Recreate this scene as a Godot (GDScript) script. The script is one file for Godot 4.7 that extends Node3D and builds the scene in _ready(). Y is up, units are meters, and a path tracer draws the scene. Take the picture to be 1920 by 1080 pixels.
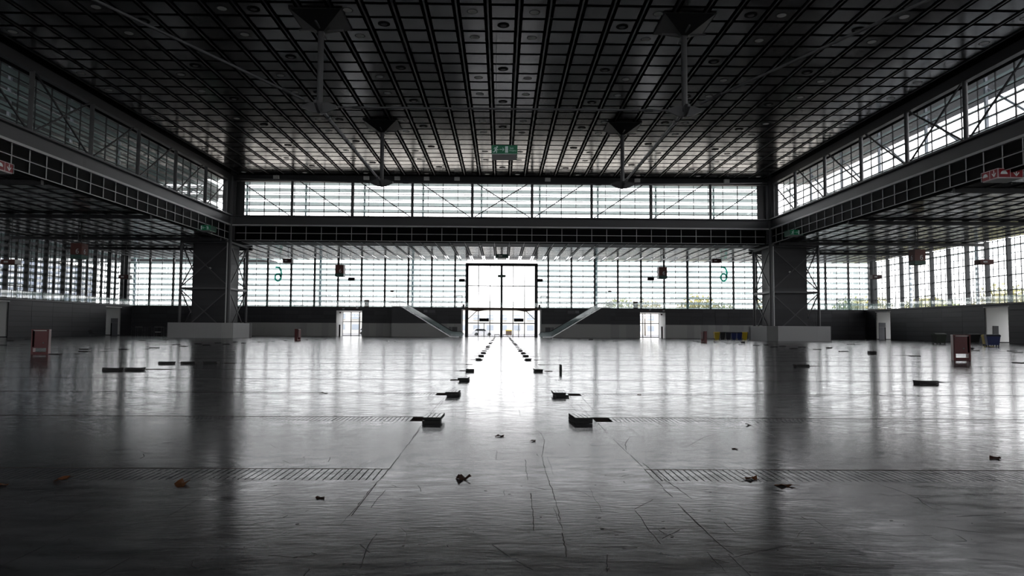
extends Node3D
# An empty exhibition hall. x to the right, y up, hall axis along -z: P(x, height, depth).

const B := 8.28            # structural bay
const W := 37.26           # half width of the tall central hall
const ZC := 97.0           # depth of its far side
const ZN := 22.48          # depth of its near side
const XO := 66.4           # half width to the outer glass
const XW := 63.0           # half width to the low side walls
const ZF := 125.5          # depth of the far glass front
const ZW := 121.5          # depth of the low far wall
const ZB := -7.0           # depth of the rear wall
const HC := 22.55          # height of the central ceiling panels
const HL := 13.5           # height of the aisle ceiling panels
const HG := 5.08           # gallery level
const ROW0 := 7.37         # first floor duct
const ROWD := 4.43         # spacing of the floor ducts
const DL := -1.19          # where the ducts begin either side of the aisle
const DR := 1.54
const F := 1325.0          # focal length in pixels of a 1920 wide frame

var M := {}
var cam: Camera3D
var unit: BoxMesh
var taken := {}
var rng := RandomNumberGenerator.new()

# ------------------------------------------------------------------ geometry collector
class MB:
	var v := PackedVector3Array()
	var n := PackedVector3Array()
	var u := PackedVector2Array()
	var ix := PackedInt32Array()
	func quad(a: Vector3, b: Vector3, c: Vector3, d: Vector3) -> void:
		var nn := (c - a).cross(b - a).normalized()
		var s := v.size()
		v.append_array([a, b, c, d])
		n.append_array([nn, nn, nn, nn])
		u.append_array([Vector2(0, 0), Vector2(1, 0), Vector2(1, 1), Vector2(0, 1)])
		ix.append_array([s, s + 1, s + 2, s, s + 2, s + 3])
	func tri(a: Vector3, b: Vector3, c: Vector3) -> void:
		var nn := (c - a).cross(b - a).normalized()
		var s := v.size()
		v.append_array([a, b, c])
		n.append_array([nn, nn, nn])
		u.append_array([Vector2(0, 0), Vector2(1, 0), Vector2(1, 1)])
		ix.append_array([s, s + 1, s + 2])
	func obox(c: Vector3, ex: Vector3, ey: Vector3, ez: Vector3) -> void:
		# half extents as vectors, right handed
		var p := []
		for k in 8:
			p.append(c + ex * (1.0 if k & 1 else -1.0) + ey * (1.0 if k & 2 else -1.0) + ez * (1.0 if k & 4 else -1.0))
		face(p[4], p[5], p[7], p[6], ez)
		face(p[0], p[1], p[3], p[2], -ez)
		face(p[1], p[5], p[7], p[3], ex)
		face(p[0], p[4], p[6], p[2], -ex)
		face(p[2], p[3], p[7], p[6], ey)
		face(p[0], p[1], p[5], p[4], -ey)
	func face(a: Vector3, b: Vector3, c: Vector3, d: Vector3, out: Vector3) -> void:
		if (c - a).cross(b - a).dot(out) > 0.0:
			quad(a, b, c, d)
		else:
			quad(a, d, c, b)
	func box(c: Vector3, s: Vector3) -> void:
		obox(c, Vector3(s.x / 2, 0, 0), Vector3(0, s.y / 2, 0), Vector3(0, 0, s.z / 2))
	func beam(a: Vector3, b: Vector3, w: float, h: float, up := Vector3.UP) -> void:
		var d := (b - a).normalized()
		if absf(d.dot(up)) > 0.99:
			up = Vector3(0, 0, 1)
		var sx := d.cross(up).normalized()
		var sy := sx.cross(d).normalized()
		obox((a + b) / 2, sx * w / 2, sy * h / 2, -d * a.distance_to(b) / 2)
	func tube(a: Vector3, b: Vector3, r0: float, r1: float, seg := 10, caps := true) -> void:
		var d := (b - a).normalized()
		var up := Vector3.UP if absf(d.y) < 0.95 else Vector3(0, 0, 1)
		var sx := d.cross(up).normalized()
		var sy := sx.cross(d).normalized()
		var s := v.size()
		for k in seg + 1:
			var t := TAU * k / seg
			var o := sx * cos(t) + sy * sin(t)
			v.append(a + o * r0)
			v.append(b + o * r1)
			n.append(o)
			n.append(o)
			u.append(Vector2(float(k) / seg, 0))
			u.append(Vector2(float(k) / seg, 1))
		for k in seg:
			var i := s + 2 * k
			ix.append_array([i, i + 2, i + 1, i + 1, i + 2, i + 3])
		if caps:
			for k in seg:
				var t0 := TAU * k / seg
				var t1 := TAU * (k + 1) / seg
				var o0 := sx * cos(t0) + sy * sin(t0)
				var o1 := sx * cos(t1) + sy * sin(t1)
				tri_out(b, b + o0 * r1, b + o1 * r1, d)
				tri_out(a, a + o0 * r0, a + o1 * r0, -d)
	func tri_out(a: Vector3, b: Vector3, c: Vector3, out: Vector3) -> void:
		if a.distance_squared_to(b) < 1e-10 or b.distance_squared_to(c) < 1e-10:
			return
		if (c - a).cross(b - a).dot(out) > 0.0:
			tri(a, b, c)
		else:
			tri(a, c, b)
	# polygon (x, y) in the plane of ex, ey at o, pushed along ez by depth t
	func prism(poly: PackedVector2Array, o: Vector3, ex: Vector3, ey: Vector3, ez: Vector3, t: float) -> void:
		var tr := Geometry2D.triangulate_polygon(poly)
		for k in range(0, tr.size(), 3):
			var a := o + ex * poly[tr[k]].x + ey * poly[tr[k]].y
			var b := o + ex * poly[tr[k + 1]].x + ey * poly[tr[k + 1]].y
			var c := o + ex * poly[tr[k + 2]].x + ey * poly[tr[k + 2]].y
			tri_out(a, b, c, -ez)
			tri_out(a + ez * t, b + ez * t, c + ez * t, ez)
		var area := 0.0
		for k in poly.size():
			area += poly[k].cross(poly[(k + 1) % poly.size()])
		for k in poly.size():
			var p := poly[k]
			var q := poly[(k + 1) % poly.size()]
			var out2 := Vector2(q.y - p.y, p.x - q.x) * signf(area)
			var a := o + ex * p.x + ey * p.y
			var b := o + ex * q.x + ey * q.y
			face(a, b, b + ez * t, a + ez * t, ex * out2.x + ey * out2.y)
	func mesh() -> ArrayMesh:
		var arr := []
		arr.resize(Mesh.ARRAY_MAX)
		arr[Mesh.ARRAY_VERTEX] = v
		arr[Mesh.ARRAY_NORMAL] = n
		arr[Mesh.ARRAY_TEX_UV] = u
		arr[Mesh.ARRAY_INDEX] = ix
		var m := ArrayMesh.new()
		m.add_surface_from_arrays(Mesh.PRIMITIVE_TRIANGLES, arr)
		return m

# ------------------------------------------------------------------ small helpers
func P(x: float, h: float, d: float) -> Vector3:
	return Vector3(x, h, -d)

func numbered(called: String) -> String:
	if not taken.has(called):
		taken[called] = 0
		return called
	taken[called] += 1
	return "%s_%03d" % [called, taken[called]]

func tag(o: Node, label: String, category: String, group := "", kind := "") -> Node:
	o.set_meta("label", label)
	o.set_meta("category", category)
	if group:
		o.set_meta("group", group)
	if kind:
		o.set_meta("kind", kind)
	return o

func thing(called: String, label: String, category: String, at := Vector3.ZERO, turn := 0.0, group := "", kind := "") -> Node3D:
	var o := Node3D.new()
	o.name = numbered(called)
	add_child(o)
	o.position = at
	o.rotation.y = turn
	tag(o, label, category, group, kind)
	return o

func part(parent: Node3D, called: String, mesh: Mesh, m: Material, tr := Transform3D.IDENTITY) -> MeshInstance3D:
	var o := MeshInstance3D.new()
	o.name = called
	o.mesh = mesh
	o.material_override = m
	o.transform = tr
	parent.add_child(o, true)
	return o

func bpart(parent: Node3D, called: String, m: Material, c: Vector3, s: Vector3) -> MeshInstance3D:
	return part(parent, called, unit, m, Transform3D(Basis.from_scale(s), c))

# a straight bar from a to b, width across, height up
func rod(parent: Node3D, called: String, m: Material, a: Vector3, b: Vector3, w: float, h: float, up := Vector3.UP) -> MeshInstance3D:
	var d := (b - a).normalized()
	if absf(d.dot(up)) > 0.99:
		up = Vector3(0, 0, 1)
	var sx := d.cross(up).normalized()
	var sy := sx.cross(d).normalized()
	return part(parent, called, unit, m, Transform3D(Basis(sx * w, sy * h, -d * a.distance_to(b)), (a + b) / 2))

func copy(o: Node3D, at: Vector3, turn := 0.0, label := "") -> Node3D:
	var c: Node3D = o.duplicate()
	c.name = numbered(String(o.name).rstrip("0123456789").rstrip("_") if String(o.name).right(3).is_valid_int() else String(o.name))
	add_child(c)
	c.position = at
	c.rotation.y = turn
	if label:
		c.set_meta("label", label)
	return c

func ray(px: float, py: float) -> Vector3:
	return (cam.basis * Vector3((px - 960.0) / F, -(py - 540.0) / F, -1.0)).normalized()

func on_floor(px: float, py: float) -> Vector3:
	var r := ray(px, py)
	return cam.position + r * (-cam.position.y / r.y)

func at_depth(px: float, py: float, d: float) -> Vector3:
	var r := ray(px, py)
	return cam.position + r * ((-d - cam.position.z) / r.z)

func mat(c: Color, rough := 0.6, metal := 0.0, spec := 0.5) -> StandardMaterial3D:
	var m := StandardMaterial3D.new()
	m.albedo_color = c
	m.roughness = rough
	m.metallic = metal
	m.metallic_specular = spec
	return m

func noise_tex(freq: float, lo: float, hi: float, seed_: int, oct := 5, normal := false, bump := 4.0, size := 1024) -> NoiseTexture2D:
	var f := FastNoiseLite.new()
	f.seed = seed_
	f.frequency = freq
	f.noise_type = FastNoiseLite.TYPE_SIMPLEX_SMOOTH
	f.fractal_type = FastNoiseLite.FRACTAL_FBM
	f.fractal_octaves = oct
	var t := NoiseTexture2D.new()
	t.width = size
	t.height = size
	t.seamless = true
	t.noise = f
	if normal:
		t.as_normal_map = true
		t.bump_strength = bump
	else:
		var g := Gradient.new()
		g.set_color(0, Color(lo, lo, lo))
		g.set_color(1, Color(hi, hi, hi))
		t.color_ramp = g
	return t

func materials() -> void:
	# polished, worn concrete
	var f := mat(Color(0.36, 0.36, 0.37), 1.0, 0.0, 0.5)
	f.albedo_texture = noise_tex(0.02, 0.5, 1.0, 11, 6)
	f.roughness_texture = noise_tex(0.03, 0.11, 0.25, 5, 6)
	f.normal_enabled = true
	f.normal_texture = noise_tex(0.09, 0, 1, 21, 5, true, 5.0)
	f.normal_scale = 0.022
	f.uv1_triplanar = true
	f.uv1_world_triplanar = true
	f.uv1_scale = Vector3(0.05, 0.14, 0.17)
	M.floor = f
	M.duct = mat(Color(0.16, 0.12, 0.10), 0.9)
	M.cover = mat(Color(0.42, 0.42, 0.42), 0.5)
	M.cover.albedo_texture = f.albedo_texture
	M.cover.uv1_triplanar = true
	M.cover.uv1_world_triplanar = true
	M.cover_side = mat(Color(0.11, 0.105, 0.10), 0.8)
	M.crack = mat(Color(0.10, 0.095, 0.09), 0.9)
	M.scuff = mat(Color(0.18, 0.175, 0.17), 0.8)
	M.steel = mat(Color(0.30, 0.30, 0.31), 0.5, 0.0)
	M.steel_dark = mat(Color(0.19, 0.19, 0.20), 0.5, 0.0)
	M.bar = mat(Color(0.80, 0.80, 0.80), 0.5)
	M.black = mat(Color(0.02, 0.02, 0.024), 0.7, 0.0, 0.25)
	M.void = mat(Color(0.05, 0.05, 0.052), 0.9)
	var pn := mat(Color(0.17, 0.17, 0.172), 1.0, 0.0, 0.68)
	pn.roughness_texture = noise_tex(0.01, 0.12, 0.24, 31, 4)
	pn.uv1_triplanar = true
	pn.uv1_world_triplanar = true
	pn.uv1_scale = Vector3(0.3, 0.3, 0.3)
	M.panel = pn
	M.cap = mat(Color(0.09, 0.09, 0.095), 0.6)
	M.rail = mat(Color(0.28, 0.28, 0.29), 0.4, 0.5)
	M.clad = mat(Color(0.19, 0.19, 0.205), 0.55)
	M.clad2 = mat(Color(0.21, 0.21, 0.225), 0.55)
	M.clad3 = mat(Color(0.17, 0.17, 0.185), 0.55)
	M.board = mat(Color(0.62, 0.62, 0.61), 0.6)
	M.board2 = mat(Color(0.58, 0.58, 0.575), 0.6)
	M.plinth = mat(Color(0.66, 0.66, 0.66), 0.55)
	M.white = mat(Color(0.85, 0.85, 0.84), 0.6)
	M.joint = mat(Color(0.12, 0.12, 0.125), 0.8)
	M.mull = mat(Color(0.13, 0.135, 0.15), 0.5)
	M.louvre = mat(Color(0.62, 0.74, 0.73, 0.80), 0.45)
	M.louvre.backlight_enabled = true
	M.louvre.backlight = Color(0.7, 0.7, 0.7)
	M.louvre.transparency = BaseMaterial3D.TRANSPARENCY_ALPHA
	M.canopy = mat(Color(0.08, 0.08, 0.085), 0.8)
	M.outpost = mat(Color(0.6, 0.62, 0.66), 0.5)
	M.neighbour = mat(Color(0.38, 0.41, 0.46), 0.7)
	M.neighbour2 = mat(Color(0.30, 0.33, 0.37), 0.7)
	var g := mat(Color(0.86, 0.93, 0.93, 0.05), 0.02)
	g.transparency = BaseMaterial3D.TRANSPARENCY_ALPHA
	M.glass = g
	var gg := mat(Color(0.6, 0.78, 0.75, 0.22), 0.05)
	gg.transparency = BaseMaterial3D.TRANSPARENCY_ALPHA
	M.green_glass = gg
	var eg := mat(Color(0.75, 0.84, 0.84, 0.22), 0.04)
	eg.transparency = BaseMaterial3D.TRANSPARENCY_ALPHA
	M.stair_glass = eg
	M.red = mat(Color(0.32, 0.04, 0.06), 0.45)
	M.red_dark = mat(Color(0.22, 0.025, 0.04), 0.5)
	M.sign_white = mat(Color(0.85, 0.86, 0.86), 0.5)
	M.door_grey = mat(Color(0.42, 0.42, 0.44), 0.5)
	M.rubber = mat(Color(0.05, 0.05, 0.05), 0.6)
	M.blue = mat(Color(0.06, 0.13, 0.36), 0.45)
	M.yellow = mat(Color(0.72, 0.62, 0.06), 0.45)
	M.green_bin = mat(Color(0.10, 0.14, 0.09), 0.5)
	M.navy = mat(Color(0.06, 0.07, 0.14), 0.5)
	M.orange = mat(Color(0.33, 0.115, 0.07), 0.5)
	M.teal = mat(Color(0.04, 0.26, 0.22), 0.45)
	M.leaf = mat(Color(0.38, 0.22, 0.10), 0.7)
	M.leaf_dark = mat(Color(0.22, 0.12, 0.07), 0.7)
	M.asphalt = mat(Color(0.38, 0.38, 0.38), 0.9)
	M.roof_top = mat(Color(0.82, 0.79, 0.74), 0.9)
	M.roof_side = mat(Color(0.40, 0.40, 0.41), 0.9)
	M.roof_edge = mat(Color(0.32, 0.33, 0.34), 0.7)
	M.facade = mat(Color(0.82, 0.81, 0.78), 0.8)
	M.win = mat(Color(0.62, 0.65, 0.68), 0.3)
	M.bark = mat(Color(0.30, 0.25, 0.21), 0.9)
	M.shrub = mat(Color(0.50, 0.54, 0.34), 0.8)
	M.shrub2 = mat(Color(0.60, 0.58, 0.38), 0.8)
	M.car = mat(Color(0.85, 0.85, 0.86), 0.25)
	M.car_glass = mat(Color(0.08, 0.09, 0.10), 0.1)
	M.wood = mat(Color(0.30, 0.22, 0.17), 0.6)
	M.handrail = mat(Color(0.06, 0.06, 0.06), 0.5)
	M.inox = mat(Color(0.62, 0.62, 0.63), 0.25, 0.9)
	var sg := mat(Color(0.02, 0.30, 0.20), 0.5)
	sg.emission_enabled = true
	sg.emission = Color(0.02, 0.30, 0.20)
	sg.emission_energy_multiplier = 0.28
	M.sign_green = sg
	var sr := mat(Color(0.3, 0.02, 0.05), 0.5)
	sr.emission_enabled = true
	sr.emission = Color(0.42, 0.02, 0.06)
	sr.emission_energy_multiplier = 0.2
	M.sign_red = sr
	var sw := mat(Color(0.75, 0.8, 0.8), 0.5)
	sw.emission_enabled = true
	sw.emission = Color(0.75, 0.8, 0.8)
	sw.emission_energy_multiplier = 0.08
	M.sign_lit = sw
	var nu := mat(Color(0.28, 0.74, 0.69), 0.4)
	nu.backlight_enabled = true
	nu.backlight = Color(0.4, 0.95, 0.88)
	M.numeral = nu

# ------------------------------------------------------------------ scene
func _ready() -> void:
	rng.seed = 7
	# camera
	cam = Camera3D.new()
	cam.name = "camera"
	cam.position = P(0, 1.5, 0)
	cam.rotation = Vector3(atan(76.0 / F), -atan(19.5 / F), deg_to_rad(0.33))
	cam.fov = rad_to_deg(2.0 * atan(540.0 / F))
	cam.near = 0.1
	cam.far = 1500.0
	add_child(cam)
	cam.current = true
	# overcast sky, the only source of light
	var we := WorldEnvironment.new()
	we.name = "environment"
	var env := Environment.new()
	env.background_mode = Environment.BG_SKY
	var sk := ProceduralSkyMaterial.new()
	sk.sky_top_color = Color(0.90, 0.90, 0.92)
	sk.sky_horizon_color = Color(0.97, 0.97, 0.97)
	sk.ground_horizon_color = Color(0.97, 0.97, 0.97)
	sk.ground_bottom_color = Color(0.45, 0.45, 0.45)
	sk.sky_energy_multiplier = 2.3
	sk.ground_energy_multiplier = 2.3
	var sky := Sky.new()
	sky.sky_material = sk
	env.sky = sky
	env.tonemap_mode = Environment.TONE_MAPPER_LINEAR
	env.tonemap_exposure = 1.0
	env.ambient_light_source = Environment.AMBIENT_SOURCE_DISABLED
	env.sdfgi_enabled = true
	env.ssao_enabled = true
	env.ssil_enabled = true
	we.environment = env
	add_child(we)

	unit = BoxMesh.new()
	unit.size = Vector3.ONE
	materials()
	build_floor()
	build_roof()
	build_ceiling()
	build_aisle_ceiling()
	build_low_walls()
	build_upper_walls()
	build_fronts()
	build_entrance()
	build_towers()
	build_masts()
	build_gallery()
	build_escalators()
	build_signs()
	build_cabinets()
	build_bins()
	build_covers()
	build_litter()
	build_outside()

# ------------------------------------------------------------------ floor with ducts
var rows := []
var holes := {}

func row_span(z: float) -> float:
	return 35.0 if z > 93.0 and z < 106.0 else 60.0

func build_floor() -> void:
	var root := thing("floor", "grey polished concrete hall floor with cross ducts and scuff marks", "floor", Vector3.ZERO, 0.0, "", "structure")
	for k in 26:
		rows.append(ROW0 + ROWD * k)
	var hw := 0.29
	var mb := MB.new()
	var duct := MB.new()
	var z0 := ZB
	var xe := XO + 0.6
	for z in rows:
		top(mb, -xe, xe, z0, z - hw)
		var xs := row_span(z)
		top(mb, -xe, -xs, z - hw, z + hw)
		top(mb, DL, DR, z - hw, z + hw)
		top(mb, xs, xe, z - hw, z + hw)
		for s in [[-xs, DL], [DR, xs]]:
			duct.quad(P(s[0], -0.22, z - hw), P(s[0], -0.22, z + hw), P(s[1], -0.22, z + hw), P(s[1], -0.22, z - hw))
			duct.quad(P(s[0], -0.22, z + hw), P(s[0], 0, z + hw), P(s[1], 0, z + hw), P(s[1], -0.22, z + hw))
			duct.quad(P(s[1], -0.22, z - hw), P(s[1], 0, z - hw), P(s[0], 0, z - hw), P(s[0], -0.22, z - hw))
			duct.quad(P(s[0], -0.22, z - hw), P(s[0], 0, z - hw), P(s[0], 0, z + hw), P(s[0], -0.22, z + hw))
			duct.quad(P(s[1], -0.22, z + hw), P(s[1], 0, z + hw), P(s[1], 0, z - hw), P(s[1], -0.22, z - hw))
		z0 = z + hw
	top(mb, -xe, xe, z0, ZF + 0.6)
	part(root, "slab", mb.mesh(), M.floor)
	part(root, "duct", duct.mesh(), M.duct)
	bpart(root, "subfloor", M.duct, P(0, -0.6, (ZB + ZF) / 2), Vector3(2 * xe, 0.5, ZF - ZB + 1.2))
	cracks(root)

func top(mb: MB, x0: float, x1: float, z0: float, z1: float) -> void:
	mb.quad(P(x0, 0, z0), P(x0, 0, z1), P(x1, 0, z1), P(x1, 0, z0))

func strip(mb: MB, pts: Array, w: float, y := 0.0012) -> void:
	for k in pts.size() - 1:
		var a: Vector3 = pts[k]
		var b: Vector3 = pts[k + 1]
		var d := (b - a).normalized()
		var s := Vector3(-d.z, 0, d.x) * w / 2
		a.y = y
		b.y = y
		mb.face(a - s, b - s, b + s, a + s, Vector3.UP)

func cracks(root: Node3D) -> void:
	var mb := MB.new()
	var sc := MB.new()
	# the long winding crack and its fellows, traced on the ground
	var lines := [
		[[1003, 806], [1014, 812], [1021, 826], [1019, 842], [1016, 856], [1022, 880], [1028, 898], [1036, 920], [1043, 945], [1048, 962], [1050, 978]],
		[[985, 862], [987, 885], [990, 902]], [[995, 925], [999, 960], [1001, 1000]],
		[[1055, 1000], [1060, 1030], [1063, 1050]], [[945, 920], [946, 932]],
		[[640, 983], [665, 955], [693, 920], [716, 895], [733, 876], [752, 850], [770, 827], [785, 805], [800, 783], [815, 765], [828, 751], [837, 742]],
		[[675, 1068], [690, 1025], [709, 996]], [[695, 952], [724, 917]],
		[[1245, 898], [1268, 914], [1300, 938]], [[1205, 868], [1225, 884], [1250, 900]],
		[[1180, 820], [1172, 833], [1175, 845]], [[1172, 829], [1192, 826]],
		[[1290, 836], [1320, 820], [1355, 810]], [[1190, 955], [1230, 934]],
		[[1138, 1040], [1138, 1078]], [[1280, 955], [1300, 975], [1340, 1012], [1380, 1045]],
		[[1640, 905], [1680, 918], [1730, 938], [1790, 958]], [[1730, 1000], [1762, 1015], [1815, 1015], [1785, 998]],
		[[1090, 745], [1105, 760], [1115, 772]], [[960, 730], [965, 745]],
	]
	for l in lines:
		var pts := []
		for i in l.size() - 1:
			var a := on_floor(l[i][0], l[i][1])
			var b := on_floor(l[i + 1][0], l[i + 1][1])
			var n := maxi(2, ceili(a.distance_to(b) / 0.06))
			for j in n:
				pts.append(a.lerp(b, float(j) / n) + Vector3(rng.randf_range(-0.006, 0.006), 0, rng.randf_range(-0.006, 0.006)))
		var q := []
		for p in pts:
			q.append(p)
			if q.size() > 3 and rng.randf() < 0.4:
				strip(mb, q, rng.randf_range(0.0025, 0.0065))
				q = [p]
		if q.size() > 1:
			strip(mb, q, 0.004)
	# sawn joints beside the aisle, broken and uneven
	for x in [DL, DR]:
		var z := 3.4
		while z < 30.0:
			var l := rng.randf_range(0.3, 1.3)
			if rng.randf() < 0.62:
				strip(mb, [P(x + rng.randf_range(-0.012, 0.012), 0, z), P(x + rng.randf_range(-0.012, 0.012), 0, z + l)], rng.randf_range(0.003, 0.007))
			z += l + rng.randf_range(0.0, 0.3)
	for k in 60:
		var z := rng.randf_range(3.6, 22.0)
		var x := rng.randf_range(-8.0, -1.2) if rng.randf() < 0.5 else rng.randf_range(-1.2, 2.0)
		var l := rng.randf_range(0.4, 2.6)
		strip(mb, [P(x, 0, z), P(x + l, 0, z + rng.randf_range(-0.01, 0.01))], rng.randf_range(0.002, 0.004))
	for k in 46:
		var z := rng.randf_range(3.4, 16.0)
		var x := rng.randf_range(-5.0, 5.0)
		var q := []
		for i in rng.randi_range(3, 12):
			q.append(P(x + rng.randf_range(-0.008, 0.008), 0, z + 0.1 * i))
		strip(mb, q, rng.randf_range(0.0015, 0.004))
	# scuffs and scratches of every direction
	for k in 900:
		var z := 3.2 + 22.0 * pow(rng.randf(), 1.5)
		var x := rng.randf_range(-1.0, 1.0) * (2.0 + z * 0.62)
		var a := rng.randf_range(0, PI) if rng.randf() < 0.5 else rng.randf_range(-0.2, 0.2)
		var l := rng.randf_range(0.02, 0.35) * (2.4 if rng.randf() < 0.1 else 1.0)
		var p := P(x, 0, z)
		var q := p + Vector3(cos(a), 0, sin(a)) * l
		var mid := (p + q) / 2 + Vector3(-sin(a), 0, cos(a)) * l * rng.randf_range(-0.12, 0.12)
		strip(sc, [p, mid, q], rng.randf_range(0.002, 0.007), 0.0008)
	for k in 700:
		var z := 3.2 + 26.0 * pow(rng.randf(), 1.4)
		var x := rng.randf_range(-1.0, 1.0) * (2.0 + z * 0.62)
		var l := rng.randf_range(0.006, 0.03)
		strip(sc, [P(x, 0, z), P(x + l, 0, z + l * 0.3)], rng.randf_range(0.005, 0.02), 0.0009)
	part(root, "crack", mb.mesh(), M.crack).set_meta("kind", "stuff")
	part(root, "scratch", sc.mesh(), M.scuff).set_meta("kind", "stuff")

func cover_mesh() -> ArrayMesh:
	# 0.27 wide plate of four ribs over two end rails
	var mb := MB.new()
	for k in 4:
		mb.box(Vector3(-0.105 + 0.07 * k, -0.02, 0), Vector3(0.0575, 0.04, 0.57))
	for s in [-1, 1]:
		mb.box(Vector3(0, -0.03, 0.262 * s), Vector3(0.27, 0.03, 0.03))
	return mb.mesh()

# ------------------------------------------------------------------ roofs
func build_roof() -> void:
	var r := thing("roof", "flat roof slab over the tall central hall", "roof", Vector3.ZERO, 0.0, "", "structure")
	var ov := 9.8
	bpart(r, "roof_slab", M.roof_edge, P(0, 24.1, (ZC + ZN) / 2), Vector3(2 * (W + ov), 0.5, ZC - ZN + 2 * ov))
	var a := thing("roof_lower", "flat grey roof over the low side aisles", "roof", Vector3.ZERO, 0.0, "", "structure")
	var xo := XO + 2.2
	bpart(a, "roof_slab", M.roof_top, P(0, 14.85, (ZC + 1.5 + ZF + 2.2) / 2), Vector3(2 * xo, 0.5, ZF + 0.7 - ZC))
	bpart(a, "roof_slab", M.roof_top, P(0, 14.85, (ZB - 1.0 + ZN - 1.5) / 2), Vector3(2 * xo, 0.5, ZN - ZB - 0.5))
	for s in [-1, 1]:
		bpart(a, "roof_slab", M.roof_side, P(s * (W + 1.5 + xo) / 2, 14.85, (ZC + ZN) / 2), Vector3(xo - W - 1.5, 0.5, ZC - ZN + 3.0))
	# deep canopy that joins this hall with its neighbour on one side
	var c := thing("canopy", "wide dark canopy roof over the yard beside the hall", "canopy", Vector3.ZERO, 0.0, "", "structure")
	bpart(c, "canopy_slab", M.canopy, P(-107, 24.3, 60), Vector3(119, 0.8, 130))
	bpart(c, "canopy_slab", M.canopy, P(-123, 24.3, 188), Vector3(87, 0.8, 126))
	for k in 9:
		bpart(c, "canopy_post", M.canopy, P(-162, 11.95, 2 + 28 * k), Vector3(0.8, 23.9, 0.8))

# ------------------------------------------------------------------ panelled ceilings
func in_view(p: Vector3) -> bool:
	var q := cam.basis.inverse() * (p - cam.position)
	if q.z > -1.0:
		return false
	var x := 960.0 + F * q.x / -q.z
	var y := 540.0 - F * q.y / -q.z
	return x > -20 and x < 1940 and y > -20 and y < 1100

func build_ceiling() -> void:
	var root := thing("ceiling", "dark grid ceiling of square metal panels over the central hall", "ceiling", Vector3.ZERO, 0.0, "", "structure")
	bpart(root, "ceiling_deck", M.void, P(0, 23.7, (ZC + ZN) / 2), Vector3(2 * W + 1.5, 0.3, ZC - ZN + 1.5))
	var g := B / 4
	var pw := g * 0.735
	var pd := g * 0.82
	var near := []
	var rest := MB.new()
	for i in range(-18, 19):
		for j in range(36):
			var x := g * i
			if absf(x) > W - 0.9:
				continue
			var z := ZC - g * (j + 0.5) - 0.35
			if z < ZN + 0.6:
				continue
			near.append([z, x])
	near.sort_custom(func(a, b): return a[0] < b[0])
	var n := 0
	for q in near:
		var p := P(q[1], HC, q[0])
		if n < 300 and in_view(p):
			bpart(root, "ceiling_panel", M.panel, p + Vector3(0, 0.03, 0), Vector3(pw, 0.06, pd))
			n += 1
		else:
			rest.box(p + Vector3(0, 0.03, 0), Vector3(pw, 0.06, pd))
	part(root, "ceiling_panels", rest.mesh(), M.panel).set_meta("kind", "stuff")
	for i in range(-18, 18):
		var x := g * (i + 0.5)
		bpart(root, "ceiling_rail", M.rail, P(x, HC + 0.05, (ZC + ZN) / 2), Vector3(0.11, 0.16, ZC - ZN - 1.0))
	# cross joists hang a little higher, in the gaps between the panels
	for j in range(36):
		var z := ZC - g * j - 0.35
		if z > ZN + 1:
			bpart(root, "ceiling_joist", M.black, P(0, HC + 0.22, z), Vector3(2 * W - 1.0, 0.3, 0.12))
	# round downlights set flush in some panels
	var lm := MB.new()
	lm.tube(Vector3(0, -0.02, 0), Vector3(0, 0.05, 0), 0.30, 0.30, 20)
	var bz := MB.new()
	bz.tube(Vector3(0, -0.012, 0), Vector3(0, 0.05, 0), 0.37, 0.37, 20)
	var lens := lm.mesh()
	var bezel := bz.mesh()
	var first: Node3D = null
	for c in [1, 5, 9, 13, 17]:
		for s in [-1, 1]:
			for j in [0, 4, 6, 10, 12, 16, 18, 22, 24]:
				var z: float = ZC - g * (j + 0.5) - 0.35
				var x: float = s * c * g
				var p := P(x, HC, z)
				if absf(x) > W - 1 or not in_view(p):
					continue
				if first == null:
					first = thing("downlight", "round white downlight set in a dark ceiling panel", "ceiling light", p, 0.0, "downlights in the hall ceiling")
					part(part(first, "bezel", bezel, M.steel_dark), "lens", lens, M.white)
				else:
					copy(first, p)
	# dark round air outlets
	var vm := MB.new()
	vm.tube(Vector3(0, -0.03, 0), Vector3(0, 0.05, 0), 0.42, 0.36, 20)
	var vi := MB.new()
	vi.tube(Vector3(0, -0.06, 0), Vector3(0, 0.0, 0), 0.2, 0.24, 16)
	var vent: Node3D = null
	for c in [0, 4, 8, 12]:
		for s in [-1, 1]:
			if c == 0 and s == 1:
				continue
			for j in [2, 7, 11, 15, 19, 23]:
				var p := P(s * c * g, HC, ZC - g * (j + 0.5 + (1 if c == 8 else 0)) - 0.35)
				if not in_view(p):
					continue
				if vent == null:
					vent = thing("air_outlet", "dark round air outlet in a ceiling panel", "air vent", p, 0.0, "air outlets in the hall ceiling")
					part(part(vent, "ring", vm.mesh(), M.black), "cone", vi.mesh(), M.steel_dark)
				else:
					copy(vent, p)

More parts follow.
